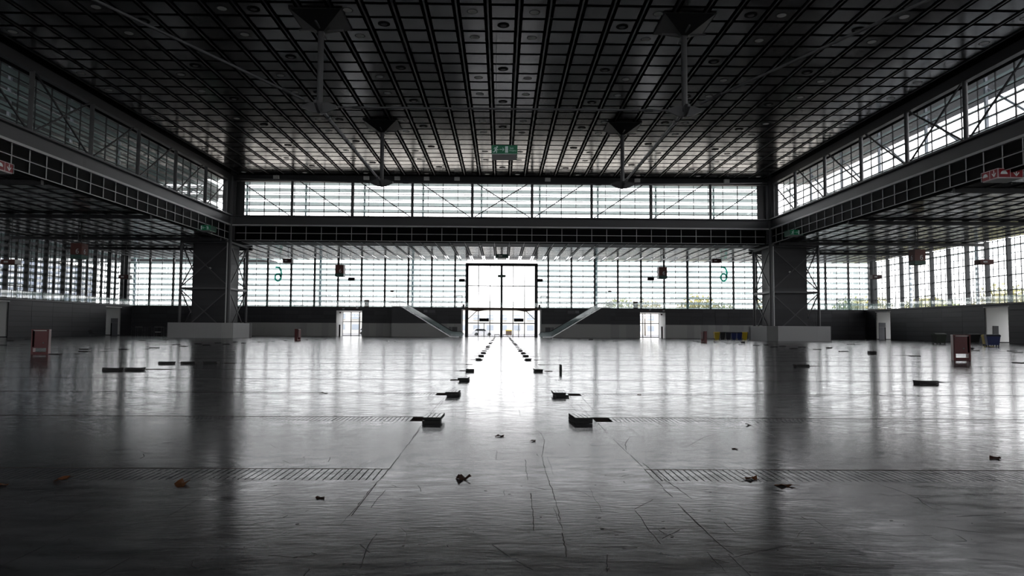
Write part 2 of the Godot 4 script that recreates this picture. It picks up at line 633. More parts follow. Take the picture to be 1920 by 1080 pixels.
func build_aisle_ceiling() -> void:
	var root := thing("ceiling_aisle", "low grid ceiling of metal panels around the central hall", "ceiling", Vector3.ZERO, 0.0, "", "structure")
	var g := B / 4
	var pw := g * 0.77
	var pd := g * 0.81
	var mb := MB.new()
	var c0 := W + 0.6
	for i in range(-31, 32):
		for j in range(-14, 50):
			var x := g * i
			var z := ZC - g * (j + 0.5) + 0.25
			if absf(x) > XO - 0.8 or z > ZF - 0.8 or z < ZB + 1:
				continue
			if absf(x) < c0 + 0.6 and z < ZC + 0.8 and z > ZN - 0.8:
				continue
			if absf(x) > 36.4 and absf(x) < 44.6 and z > ZC - 0.8 and z < ZC + 7.2:
				continue
			mb.box(P(x, HL + 0.03, z), Vector3(pw, 0.06, pd))
	part(root, "ceiling_panels", mb.mesh(), M.panel).set_meta("kind", "stuff")
	# deck above, in four pieces round the central opening
	bpart(root, "ceiling_deck", M.void, P(0, 14.5, (ZC + ZF) / 2 + 0.5), Vector3(2 * XO, 0.15, ZF - ZC))
	bpart(root, "ceiling_deck", M.void, P(0, 14.5, (ZN + ZB) / 2 - 0.5), Vector3(2 * XO, 0.15, ZN - ZB))
	for s in [-1, 1]:
		bpart(root, "ceiling_deck", M.void, P(s * (W + XO) / 2, 14.5, (ZC + ZN) / 2), Vector3(XO - W, 0.15, ZC - ZN + 2.0))
	for i in range(-31, 31):
		var x := g * (i + 0.5)
		if absf(x) > XO - 0.5:
			continue
		if absf(x) < W:
			bpart(root, "ceiling_rail", M.rail, P(x, HL, (ZC + 5.7 + ZF) / 2), Vector3(0.13, 0.16, ZF - ZC - 6.0))
			bpart(root, "soffit_bar", M.bar, P(x, HL - 0.105, ZC + 3.0), Vector3(0.09, 0.02, 5.2))
		else:
			bpart(root, "ceiling_rail", M.rail, P(x, HL, (ZF + ZB) / 2), Vector3(0.13, 0.16, ZF - ZB - 1.0))
	# smooth soffit strip behind the lattice, with small downlights
	bpart(root, "soffit", M.clad, P(0, HL - 0.06, ZC + 3.0), Vector3(2 * W - 1.6, 0.08, 5.2))
	var lm := MB.new()
	lm.tube(Vector3(0, -0.02, 0), Vector3(0, 0.04, 0), 0.26, 0.26, 16)
	var first: Node3D = null
	for k in range(-8, 9):
		var p := P(k * B / 2 + B / 8, HL - 0.158, ZC + 3.2)
		if first == null:
			first = thing("soffit_light", "small round white light in the soffit behind the lattice", "ceiling light", p, 0.0, "lights in the far soffit")
			var rm := MB.new()
			rm.tube(Vector3(0, -0.01, 0), Vector3(0, 0.04, 0), 0.31, 0.31, 16)
			part(part(first, "bezel", rm.mesh(), M.steel), "lens", lm.mesh(), M.white)
		else:
			copy(first, p)
	# trunk beams across the side aisles
	var tb := thing("beam_aisle", "dark cross beams under the low ceiling of the side aisles", "beam", Vector3.ZERO, 0.0, "", "structure")
	for s in [-1, 1]:
		for z in [58.0, 76.0, 95.0, 107.0]:
			bpart(tb, "cross_beam", M.steel_dark, P(s * (W + XO) / 2, HL - 0.25, z), Vector3(XO - W - 1.0, 0.4, 0.35))

# ------------------------------------------------------------------ frames for wall building: s along, h up, o outward
class Fr:
	var o: Vector3
	var d: Vector3
	var out: Vector3
	func _init(origin: Vector3, along: Vector3, outward: Vector3) -> void:
		o = origin
		d = along
		out = outward
	func at(s: float, h: float, k: float) -> Vector3:
		return o + d * s + Vector3.UP * h + out * k

func fb(parent: Node3D, called: String, m: Material, fr: Fr, s: float, h: float, k: float, ss: float, sh: float, sk: float) -> MeshInstance3D:
	var z := fr.d.cross(Vector3.UP)
	return part(parent, called, unit, m, Transform3D(Basis(fr.d * ss, Vector3.UP * sh, z * sk), fr.at(s, h, k)))

func pane(parent: Node3D, fr: Fr, s: float, h: float, k: float, ss: float, sh: float, m: Material) -> MeshInstance3D:
	return fb(parent, "pane", m, fr, s, h, k, ss, sh, 0.012)

# ------------------------------------------------------------------ low walls
func clad_wall(root: Node3D, fr: Fr, s0: float, s1: float, h0: float, h1: float, pw: float, ph: float) -> void:
	var n := maxi(1, roundi((s1 - s0) / pw))
	var r := maxi(1, roundi((h1 - h0) / ph))
	var w := (s1 - s0) / n
	var t := (h1 - h0) / r
	fb(root, "backing", M.joint, fr, (s0 + s1) / 2, (h0 + h1) / 2, 0.16, s1 - s0, h1 - h0, 0.2)
	for i in n:
		for j in r:
			var q := rng.randi() % 5
			fb(root, "cladding_panel", M.clad if q < 3 else (M.clad2 if q == 3 else M.clad3), fr, s0 + w * (i + 0.5), h0 + t * (j + 0.5), 0.03, w - 0.03, t - 0.035, 0.06)

func board_wall(root: Node3D, fr: Fr, s0: float, s1: float, h1: float, pw: float) -> void:
	var n := maxi(1, roundi((s1 - s0) / pw))
	var w := (s1 - s0) / n
	fb(root, "backing", M.joint, fr, (s0 + s1) / 2, h1 / 2, 0.16, s1 - s0, h1, 0.2)
	for i in n:
		fb(root, "board", M.board if rng.randi() % 3 else M.board2, fr, s0 + w * (i + 0.5), h1 / 2, 0.03, w - 0.012, h1 - 0.02, 0.06)

func build_low_walls() -> void:
	var far := thing("wall_far", "low far wall of dark panels above a band of pale boards", "wall", Vector3.ZERO, 0.0, "", "structure")
	var fr := Fr.new(P(0, 0, ZW), Vector3(1, 0, 0), Vector3(0, 0, -1))
	for s in [-1.0, 1.0]:
		for q in [[6.9, 23.9], [28.3, 45.5]]:
			var a: float = minf(s * q[0], s * q[1])
			var b: float = maxf(s * q[0], s * q[1])
			clad_wall(far, fr, a, b, 2.3, HG, 2.07, 0.7)
			board_wall(far, fr, a, b, 2.3, 1.24)
		clad_wall(far, fr, minf(s * 45.5, s * XW), maxf(s * 45.5, s * XW), 0.0, HG, 2.9, 0.72)
		clad_wall(far, fr, minf(s * 23.9, s * 28.3), maxf(s * 23.9, s * 28.3), 4.42, HG, 2.2, 0.66)
	# recessed lobbies with white walls and glazed doors
	for s in [-1.0, 1.0]:
		var d := thing("door_1" if s < 0 else "door_2", "white lobby with glazed doors in the far wall on the %s side" % ("dim" if s < 0 else "bright"), "door", Vector3.ZERO, 0.0, "", "structure")
		var x0: float = s * 23.9
		var x1: float = s * 28.3
		var zd := ZF + 1.2
		bpart(d, "lobby_wall", M.white, P(x1 + s * 0.1, 2.2, (ZW + zd) / 2 + 0.1), Vector3(0.2, 4.4, zd - ZW - 0.2))
		bpart(d, "lobby_wall", M.white, P(x0 - s * 0.1, 2.2, (ZW + zd) / 2 + 0.1), Vector3(0.2, 4.4, zd - ZW - 0.2))
		bpart(d, "lobby_ceiling", M.white, P((x0 + x1) / 2, 4.5, (ZW + zd) / 2 + 0.15), Vector3(4.8, 0.15, zd - ZW - 0.3))
		var xm := (x0 + x1) / 2
		for k in 4:
			bpart(d, "door_post", M.mull, P(x0 + (x1 - x0) * k / 3.0, 2.15, zd), Vector3(0.13, 4.3, 0.12))
		for h in [0.06, 2.55, 4.32]:
			bpart(d, "door_rail", M.mull, P(xm, h, zd), Vector3(4.4, 0.12, 0.12))
		for k in 3:
			for q in [[0.12, 2.49], [2.61, 4.26]]:
				bpart(d, "pane", M.glass, P(x0 + (x1 - x0) * (k + 0.5) / 3.0, (q[0] + q[1]) / 2, zd), Vector3(1.33, q[1] - q[0], 0.012))
		bpart(d, "pillar", M.rubber, P(x1 - s * 0.35, 1.0, ZW + 1.3), Vector3(0.25, 2.0, 0.25))
		bpart(d, "lamp_box", M.red_dark, P(x1 - s * 0.2, 4.1, ZW + 2.2), Vector3(0.25, 0.25, 0.25))
		var b := thing("lobby_sign_band", "strip of small dark notices above the far lobby %s" % ("doors on the dark clerestory side" if s < 0 else "doors on the bright clerestory side"), "sign", P(xm, 4.5, ZW - 0.06))
		bpart(b, "backing_strip", M.steel_dark, Vector3(0, 0.3, 0), Vector3(4.4, 0.55, 0.05))
		for k in 9:
			bpart(b, "notice", [M.clad2, M.bar, M.steel, M.orange, M.clad][(k * 3 + (0 if s < 0 else 2)) % 5], Vector3(-1.9 + 0.47 * k, 0.2 + 0.16 * (k % 2), 0.035), Vector3(0.36, 0.14, 0.02))
	# side walls
	for s in [-1.0, 1.0]:
		var side := "left" if s < 0 else "right"
		var wl := thing("wall_" + side, "low grey side wall of wide horizontal panels under the %s glass" % ("dimmer" if s < 0 else "brighter"), "wall", Vector3.ZERO, 0.0, "", "structure")
		var f2 := Fr.new(P(s * XW, 0, 0), Vector3(0, 0, -1), Vector3(s, 0, 0))
		var cuts := [[ZB, 58.5], [63.0, 87.0], [91.3, 113.7], [118.1, ZW]]
		for q in cuts:
			clad_wall(wl, f2, q[0], q[1], 0.0, HG - 0.25, 4.14, 0.69)
		fb(wl, "coping", M.steel, f2, (ZB + ZW) / 2, HG - 0.12, 0.1, ZW - ZB, 0.2, 0.5)
		var n := 0
		for q in [[58.5, 63.0], [87.0, 91.3], [113.7, 118.1]]:
			clad_wall(wl, f2, q[0], q[1], 4.55, HG - 0.25, 4.3, 0.3)
			var d := thing("door_%d" % ((3 if s < 0 else 6) + n), "white side lobby with a service door in the %s side wall, %s" % ["dim" if s < 0 else "bright", ["first from the hall's near end", "midway along", "beside the far corner"][n]], "door", Vector3.ZERO, 0.0, "", "structure")
			n += 1
			var dep := 5.0
			for z in [q[0] - 0.1, q[1] + 0.1]:
				bpart(d, "lobby_wall", M.white, P(s * (XW + dep / 2 + 0.1), 2.27, z), Vector3(dep, 4.55, 0.2))
			bpart(d, "lobby_ceiling", M.white, P(s * (XW + dep / 2), 4.62, (q[0] + q[1]) / 2), Vector3(dep, 0.15, q[1] - q[0] + 0.4))
			var fd := Fr.new(P(s * (XW + dep), 0, 0), Vector3(0, 0, -1), Vector3(s, 0, 0))
			for k in 4:
				fb(d, "door_post", M.mull, fd, q[0] + (q[1] - q[0]) * k / 3.0, 2.2, 0.0, 0.13, 4.4, 0.12)
			for h in [0.06, 2.55, 4.45]:
				fb(d, "door_rail", M.mull, fd, (q[0] + q[1]) / 2, h, 0.0, q[1] - q[0], 0.12, 0.12)
			for k in 3:
				for r in [[0.12, 2.49], [2.61, 4.39]]:
					pane(d, fd, q[0] + (q[1] - q[0]) * (k + 0.5) / 3.0, (r[0] + r[1]) / 2, 0.0, 1.3, r[1] - r[0], M.glass)
			# service door in the far jamb
			var xc: float = s * (XW + 1.05)
			if q[1] > 100.0:
				bpart(d, "door_head", M.door_grey, P(xc, 2.45, q[1] - 0.03), Vector3(1.15, 0.75, 0.05))
				bpart(d, "door_leaf", M.door_grey, P(xc - s * 0.1, 1.03, q[1] - 0.04), Vector3(0.95, 2.06, 0.06))
				bpart(d, "door_gap", M.black, P(xc + s * 0.47, 1.03, q[1] - 0.03), Vector3(0.2, 2.06, 0.05))
			else:
				bpart(d, "vent_panel", M.clad3, P(xc + s * 0.35, 1.65, q[1] - 0.03), Vector3(0.75, 1.1, 0.05))
			bpart(d, "skirting", M.joint, P(s * (XW + dep / 2), 0.06, q[1] - 0.02), Vector3(dep, 0.12, 0.03))
	var back := thing("wall_back", "low dark wall under the glass at the near end of the hall", "wall", Vector3.ZERO, 0.0, "", "structure")
	bpart(back, "wall_slab", M.clad3, P(0, 2.4, ZB - 0.3), Vector3(2 * XO + 2, 5.0, 0.4))
	bpart(back, "wall_head", M.clad3, P(0, 14.3, ZB - 0.3), Vector3(2 * XO + 2, 1.2, 0.4))

# ------------------------------------------------------------------ clerestory walls with truss and lattice band
func build_upper_walls() -> void:
	var L := 9.0 * B
	var defs := [
		["far", Fr.new(P(-W, 0, ZC), Vector3(1, 0, 0), Vector3(0, 0, -1)), "steel truss and lattice band on the far side of the hall"],
		["left", Fr.new(P(-W, 0, ZN), Vector3(0, 0, -1), Vector3(-1, 0, 0)), "steel truss and lattice band on the dim side of the hall"],
		["right", Fr.new(P(W, 0, ZN), Vector3(0, 0, -1), Vector3(1, 0, 0)), "steel truss and lattice band on the bright side of the hall"],
		["near", Fr.new(P(-W, 0, ZN), Vector3(1, 0, 0), Vector3(0, 0, 1)), "steel truss and lattice band at the near end of the hall"],
	]
	var wn := 0
	for q in defs:
		var fr: Fr = q[1]
		var r := thing("wall_upper_" + q[0], q[2], "wall", Vector3.ZERO, 0.0, "", "structure")
		# top chord, bottom chord (flanges and web), lattice
		fb(r, "top_chord", M.steel_dark, fr, L / 2, 22.05, 0.2, L, 0.85, 0.5)
		fb(r, "upper_fascia", M.black, fr, L / 2, 23.0, 0.3, L, 1.1, 0.2)
		fb(r, "flange", M.steel, fr, L / 2, 16.75, 0.1, L, 0.16, 0.9)
		fb(r, "web", M.steel, fr, L / 2, 16.1, 0.2, L, 1.2, 0.25)
		fb(r, "flange", M.bar, fr, L / 2, 15.48, 0.15, L, 0.2, 0.5)
		fb(r, "bulkhead", M.black, fr, L / 2, 14.4, 0.62, L, 2.2, 0.2)
		for k in 10:
			var tk := 0.5 if k == 0 or k == 9 else 0.36
			if k > 0 and k < 9:
				var mb := MB.new()
				mb.tube(fr.at(B * k, 16.8, 0.1), fr.at(B * k, 21.7, 0.1), 0.19, 0.19, 12, false)
				part(r, "post", mb.mesh(), M.steel)
			else:
				var e := 0.3 if k == 0 else -0.3
				fb(r, "corner_post", M.steel, fr, B * k + e, 18.2, 0.15, tk, 9.6, 0.4)
				fb(r, "corner_panel", M.steel_dark, fr, B * k + e * 3.2, 19.0, 0.5, 1.3, 5.2, 0.15)
				fb(r, "corner_panel", M.steel_dark, fr, B * k + e * 2.4, 14.4, 0.45, 1.0, 2.1, 0.15)
		for k in 9:
			var a := B * k + 0.35
			var b := B * (k + 1) - 0.35
			if k < 4 or k == 4:
				rod(r, "brace", M.steel_dark, fr.at(a + (0.6 if k < 4 else 0.0), 21.7, 0.1), fr.at(b, 16.9, 0.1), 0.12, 0.12)
			if k > 4 or k == 4:
				rod(r, "brace", M.steel_dark, fr.at(a, 16.9, 0.1), fr.at(b - (0.6 if k > 4 else 0.0), 21.7, 0.1), 0.12, 0.12)
		# lattice: dark panels two high in a pale frame
		var g := B / 4
		for i in 36:
			for j in 2:
				fb(r, "lattice_panel", M.black, fr, g * (i + 0.5), 13.92 + 0.96 * j, 0.08, g - 0.09, 0.88, 0.05)
		for i in range(1, 36):
			fb(r, "lattice_bar", M.bar, fr, g * i, 14.4, 0.0, 0.058, 1.95, 0.06)
		for h in [13.42, 14.4]:
			fb(r, "lattice_rail", M.bar, fr, L / 2, h, -0.005, L - 1.6, 0.065, 0.07)
		# glazing of the clerestory, behind the truss
		var w := thing("window_%d" % (4 + wn), "clerestory glazing above the hall, %s" % ["across the far side", "along the dim side", "along the bright side", "above the near end"][wn], "window", Vector3.ZERO, 0.0, "", "structure")
		var gk := 1.15
		for i in 37:
			var main := i % 4 == 2
			fb(w, "mullion", M.mull, fr, g * i, 19.3, gk, 0.1 if main else 0.06, 5.2, 0.1)
		for j in 7:
			fb(w, "transom", M.mull, fr, L / 2, 16.72 + 0.97 * j * 0.885, gk, L, 0.08, 0.1)
		for i in 36:
			for j in 3:
				pane(w, fr, g * (i + 0.5), 17.55 + 1.72 * j, gk, g - 0.06, 1.66, M.glass)
		for j in 6:
			var h := 16.95 + 0.97 * j
			louvre(w, fr, L / 2, h, gk + 1.1, L + 2.0, q[0] == "right")
		for i in 9:
			fb(w, "outer_post", M.outpost, fr, B * i + 1.2, 19.5, gk + 1.5, 0.22, 8.8, 0.22)
		if q[0] == "right":
			for i in 9:
				rod(w, "outer_brace", M.outpost, fr.at(B * i + 1.2, 15.2, gk + 1.7), fr.at(B * (i + 1) + 1.2, 21.5, gk + 1.7), 0.14, 0.14)
		fb(w, "sill", M.steel_dark, fr, L / 2, 16.0, gk, L + 2.0, 1.9, 0.12)
		fb(w, "head", M.steel_dark, fr, L / 2, 22.8, gk, L + 2.0, 2.2, 0.12)
		wn += 1

func louvre(parent: Node3D, fr: Fr, s: float, h: float, k: float, ls: float, slim := false) -> void:
	var tilt := deg_to_rad(-38.0 if not slim else -10.0)
	var o := fr.out.rotated(fr.d, 0.0)
	var e := (o * cos(tilt) + Vector3.UP * sin(tilt)).normalized()
	var up := e.cross(fr.d).normalized()
	part(parent, "louvre_blade", unit, M.louvre, Transform3D(Basis(fr.d * ls, up * 0.035, fr.d.cross(up) * (0.66 if not slim else 0.30)), fr.at(s, h, k)))

# ------------------------------------------------------------------ outer glass fronts above the gallery
func glass_front(name_: String, label: String, fr: Fr, s0: float, s1: float, skip0: float, skip1: float, slim: bool, shade := false) -> void:
	var w := thing(name_, label, "window", Vector3.ZERO, 0.0, "", "structure")
	var g := B / 4
	var h0 := HG - 0.2
	var h1 := 13.75
	var n0 := ceili(s0 / g)
	var n1 := floori(s1 / g)
	for i in range(n0, n1 + 1):
		var s := g * i
		if s > skip0 and s < skip1:
			continue
		var main := i % 2 == 0
		fb(w, "mullion", M.mull, fr, s, (h0 + h1) / 2, -0.08 if main else 0.0, (0.3 if skip0 < skip1 else 0.24) if main else (0.16 if shade else 0.07), h1 - h0, (0.34 if skip0 < skip1 else 0.6) if main else (0.35 if shade else 0.1))
	if skip0 >= skip1:
		for i in range(n0, n1):
			fb(w, "glazing_bar", M.mull, fr, g * (i + 0.5), (h0 + h1) / 2, 0.0, 0.05, h1 - h0, 0.08)
	var spans := [[s0, s1]] if skip0 >= skip1 else [[s0, skip0], [skip1, s1]]
	for q in spans:
		var c: float = (q[0] + q[1]) / 2
		var l: float = q[1] - q[0]
		for j in 5:
			fb(w, "transom", M.mull, fr, c, h0 + 0.08 + 1.95 * j, 0.0, l, 0.1, 0.12)
		for j in 10:
			louvre(w, fr, c, h0 + 0.35 + 0.95 * j, 1.15, l, slim)
	for i in range(n0, n1):
		var s := g * (i + 0.5)
		if s > skip0 - 0.5 and s < skip1 + 0.5:
			continue
		for j in 4:
			pane(w, fr, s, h0 + 1.09 + 1.95 * j, 0.0, g - 0.08, 1.88, M.glass)
	for i in range(ceili(s0 / (B / 2)), floori(s1 / (B / 2)) + 1):
		var s := B / 2 * i + 0.55
		if s > skip0 and s < skip1 or i % 4:
			continue
		fb(w, "outer_post", M.outpost, fr, s, 7.5, 1.7, 0.4, 14.6, 0.3)

func build_fronts() -> void:
	glass_front("window_1", "far glass front above the gallery, striped by outside louvres", Fr.new(P(0, 0, ZF), Vector3(1, 0, 0), Vector3(0, 0, -1)), -XO, XO, -6.2, 6.2, false)
	glass_front("window_2", "side glass front in the shade of the outside canopy", Fr.new(P(-XO, 0, 0), Vector3(0, 0, -1), Vector3(-1, 0, 0)), ZB, ZF, 1.0, 0.0, false, true)
	glass_front("window_3", "side glass front looking onto greenery", Fr.new(P(XO, 0, 0), Vector3(0, 0, -1), Vector3(1, 0, 0)), ZB, ZF, 1.0, 0.0, true)
	glass_front("window_9", "glass front above the low wall at the near end of the hall", Fr.new(P(0, 0, ZB), Vector3(1, 0, 0), Vector3(0, 0, 1)), -XO, XO, 1.0, 0.0, false)
	# corner columns of the fronts and the gallery floor
	var gl := thing("gallery_floor", "dark gallery slab along the far and side glass fronts", "gallery", Vector3.ZERO, 0.0, "", "structure")
	for s in [-1.0, 1.0]:
		bpart(gl, "slab", M.clad3, P(s * (6.3 + XO) / 2 + s * 0.0, HG - 0.15, (ZW + ZF) / 2 + 0.2), Vector3(XO - 6.3, 0.3, ZF - ZW + 0.2))
		bpart(gl, "slab", M.clad3, P(s * (XW + XO) / 2 + s * 0.2, HG - 0.15, (ZB + ZW) / 2), Vector3(XO - XW, 0.3, ZW - ZB))
		bpart(gl, "corner_column", M.mull, P(s * (XO - 0.2), 9.3, ZF - 0.2), Vector3(0.9, 9.0, 0.9))
		# the outer wall below the gallery, on the yard side
		for q in [[ZB, 58.4], [63.1, 86.9], [91.4, 113.6], [118.2, ZF + 0.5]]:
			bpart(gl, "outer_wall", M.facade, P(s * (XO + 0.15), 2.4, (q[0] + q[1]) / 2), Vector3(0.25, 5.0, q[1] - q[0]))
		for q in [[6.9, 23.7], [28.5, XO]]:
			bpart(gl, "outer_wall", M.facade, P(s * (q[0] + q[1]) / 2, 2.4, ZF + 0.15), Vector3(q[1] - q[0], 5.0, 0.25))

# ------------------------------------------------------------------ entrance portal
func build_entrance() -> void:
	var e := thing("window_8", "tall glazed entrance portal with a dark steel frame in the far front", "window", P(0, 0, ZF), 0.0, "", "structure")
	var hw := 6.15
	var ht := 13.05
	for s in [-1, 1]:
		bpart(e, "frame_post", M.mull, Vector3(s * hw, ht / 2, 0), Vector3(0.55, ht, 0.6))
		bpart(e, "side_post", M.bar, Vector3(s * (hw + 0.62), 2.5, 3.7), Vector3(0.28, 5.0, 0.3))
	bpart(e, "frame_head", M.mull, Vector3(0, ht - 0.2, 0), Vector3(2 * hw + 0.55, 0.5, 0.6))
	bpart(e, "frame_post", M.mull, Vector3(0, ht / 2, 0), Vector3(0.4, ht, 0.5))
	var xs := [-6.15, -4.1, -2.05, 0.0, 2.05, 4.1, 6.15]
	for x in [-4.1, -2.05, 2.05, 4.1]:
		bpart(e, "mullion", M.mull, Vector3(x, ht / 2, 0), Vector3(0.14, ht, 0.2))
	for h in [9.05, 5.0, 2.42, 0.06]:
		bpart(e, "transom", M.mull, Vector3(0, h, 0), Vector3(2 * hw, 0.16 if h > 1 else 0.1, 0.22))
	for i in 6:
		for q in [[0.12, 2.34], [2.5, 4.92], [5.08, 8.97], [9.13, 12.6]]:
			bpart(e, "pane", M.glass, Vector3((xs[i] + xs[i + 1]) / 2, (q[0] + q[1]) / 2, 0), Vector3(1.85, q[1] - q[0], 0.012))
	for x in [-3.07, 3.07]:
		bpart(e, "door_stile", M.mull, Vector3(x, 1.2, 0), Vector3(0.12, 2.3, 0.14))
		bpart(e, "sign_box", M.black, Vector3(x, 3.0, 0.25), Vector3(1.7, 0.55, 0.2))
		for s in [-1, 1]:
			bpart(e, "door_handle", M.inox, Vector3(x + s * 0.18, 1.1, 0.12), Vector3(0.04, 0.5, 0.05))
	# bridge of the gallery over the doors, with curved steel brackets
	var b := thing("gallery_bridge", "dark steel gallery bridge over the entrance doors", "bridge", P(0, 4.75, (ZW + ZF) / 2), 0.0, "", "structure")
	bpart(b, "deck", M.wood, Vector3(0, 0.16, 0.1), Vector3(12.9, 0.34, ZF - ZW - 0.8))
	for s in [-1, 1]:
		var mb := MB.new()
		mb.prism(PackedVector2Array([Vector2(-2.3, 0.0), Vector2(2.3, 0.0), Vector2(1.2, -0.14), Vector2(0.0, -0.34), Vector2(-1.2, -0.14)]), Vector3(s * 4.1, 0.0, 1.5), Vector3(1, 0, 0), Vector3(0, 1, 0), Vector3(0, 0, 1), 0.2)
		part(b, "bracket", mb.mesh(), M.wood)
		rod(b, "brace", M.steel_dark, Vector3(s * 4.2, -0.2, 1.6), Vector3(s * 6.0, -1.9, 1.6), 0.12, 0.12)
	var rl := thing("bridge_railing", "glass railing along the gallery bridge over the entrance", "railing", P(0, 5.09, ZW + 0.5))
	for k in 7:
		bpart(rl, "post", M.steel, Vector3(-6.2 + 12.4 * k / 6.0, 0.5, 0), Vector3(0.05, 1.0, 0.05))
	for k in 6:
		bpart(rl, "pane", M.green_glass, Vector3(-6.2 + 12.4 * (k + 0.5) / 6.0, 0.45, 0), Vector3(1.95, 0.75, 0.012))
	bpart(rl, "handrail", M.steel, Vector3(0, 1.02, 0), Vector3(12.5, 0.05, 0.06))
	# low barriers inside the doors
	for s in [-1, 1]:
		var br := thing("door_barrier", "low dark tube barrier beside the middle post of the entrance", "barrier", P(s * 0.75, 0, ZF - 1.2), 0.0, "entrance barriers")
		bpart(br, "top_rail", M.steel_dark, Vector3(0, 0.42, 0), Vector3(0.9, 0.08, 0.08))
		for t in [-1, 1]:
			bpart(br, "leg", M.steel_dark, Vector3(t * 0.42, 0.2, 0), Vector3(0.07, 0.4, 0.07))

# ------------------------------------------------------------------ corner towers
func build_towers() -> void:
	for s in [-1.0, 1.0]:
		var which := "dim" if s < 0 else "bright"
		var t := thing("steel_tower", "square steel tower around a dark clad core, at the far corner of the %s side" % which, "tower", P(s * W, 0, ZC))
		var w := 6.6
		# local x runs outwards from the inner corner
		var core := MB.new()
		bpart(t, "core", M.clad3, Vector3(s * 3.1, 6.7, -3.2), Vector3(4.7, 13.4, 4.3))
		for j in 18:
			bpart(t, "core_panel", M.clad if j % 3 else M.clad2, Vector3(s * 3.1, 0.37 + 0.74 * j, -1.03), Vector3(4.7, 0.70, 0.05))
			bpart(t, "core_panel", M.clad if j % 3 else M.clad2, Vector3(s * 0.73, 0.37 + 0.74 * j, -3.2), Vector3(0.05, 0.70, 4.3))
		var c := [Vector3(0, 0, 0), Vector3(s * w, 0, 0), Vector3(s * w, 0, -w), Vector3(0, 0, -w)]
		for k in 4:
			var mb := MB.new()
			var r := 0.24 if k == 0 else 0.19
			mb.tube(c[k] + Vector3(0, 0, 0), c[k] + Vector3(0, 22.2 if k == 0 else 13.3, 0), r, r, 14)
			part(t, "corner_post", mb.mesh(), M.steel)
			var a: Vector3 = c[k]
			var b: Vector3 = c[(k + 1) % 4]
			for h in [6.75, 13.1]:
				rod(t, "tie_beam", M.steel, a + Vector3(0, h, 0), b + Vector3(0, h, 0), 0.22, 0.26)
			for q in [[6.9, 13.0], [0.6, 6.6]]:
				rod(t, "brace", M.steel, a + Vector3(0, q[0], 0), b + Vector3(0, q[1], 0), 0.13, 0.13)
				rod(t, "brace", M.steel, a + Vector3(0, q[1], 0), b + Vector3(0, q[0], 0), 0.13, 0.13)
		bpart(t, "inner_pipe", M.bar, Vector3(s * 0.32, 6.6, 0.12), Vector3(0.12, 13.0, 0.12))
		var lm := MB.new()
		lm.tube(Vector3(s * 3.0, 9.6, -0.98), Vector3(s * 3.0, 9.6, -0.8), 0.14, 0.14, 12)
		part(t, "wall_lamp", lm.mesh(), M.white)
		# white boarded plinth round the foot, with a bevelled inner corner
		var p := thing("plinth", "pale boarded plinth around the foot of the far %s-side tower" % which, "plinth", P(s * W, 0, ZC))
		var hp := 2.05
		var xo: float = s * 7.55
		var n := 4
		for k in n:
			var x0 := 0.35 + (7.55 - 0.35) * k / n
			bpart(p, "front_board", M.plinth, Vector3(s * (x0 + 0.9), hp / 2, 1.2), Vector3(1.79, hp, 0.12))
		for k in 4:
			bpart(p, "side_board", M.plinth, Vector3(-s * 0.76, hp / 2, 0.3 - 6.2 * (k + 0.5) / 4.0), Vector3(0.12, hp, 1.54))
		rod(p, "corner_board", M.board2, Vector3(s * 0.38, hp / 2, 1.16), Vector3(-s * 0.72, hp / 2, 0.3), 0.12, hp)
		bpart(p, "end_board", M.plinth, Vector3(xo, hp / 2, -2.3), Vector3(0.12, hp, 7.0))
		bpart(p, "back_board", M.plinth, Vector3(s * 3.4, hp / 2, -5.9 - 1.2), Vector3(8.3, hp, 0.12))

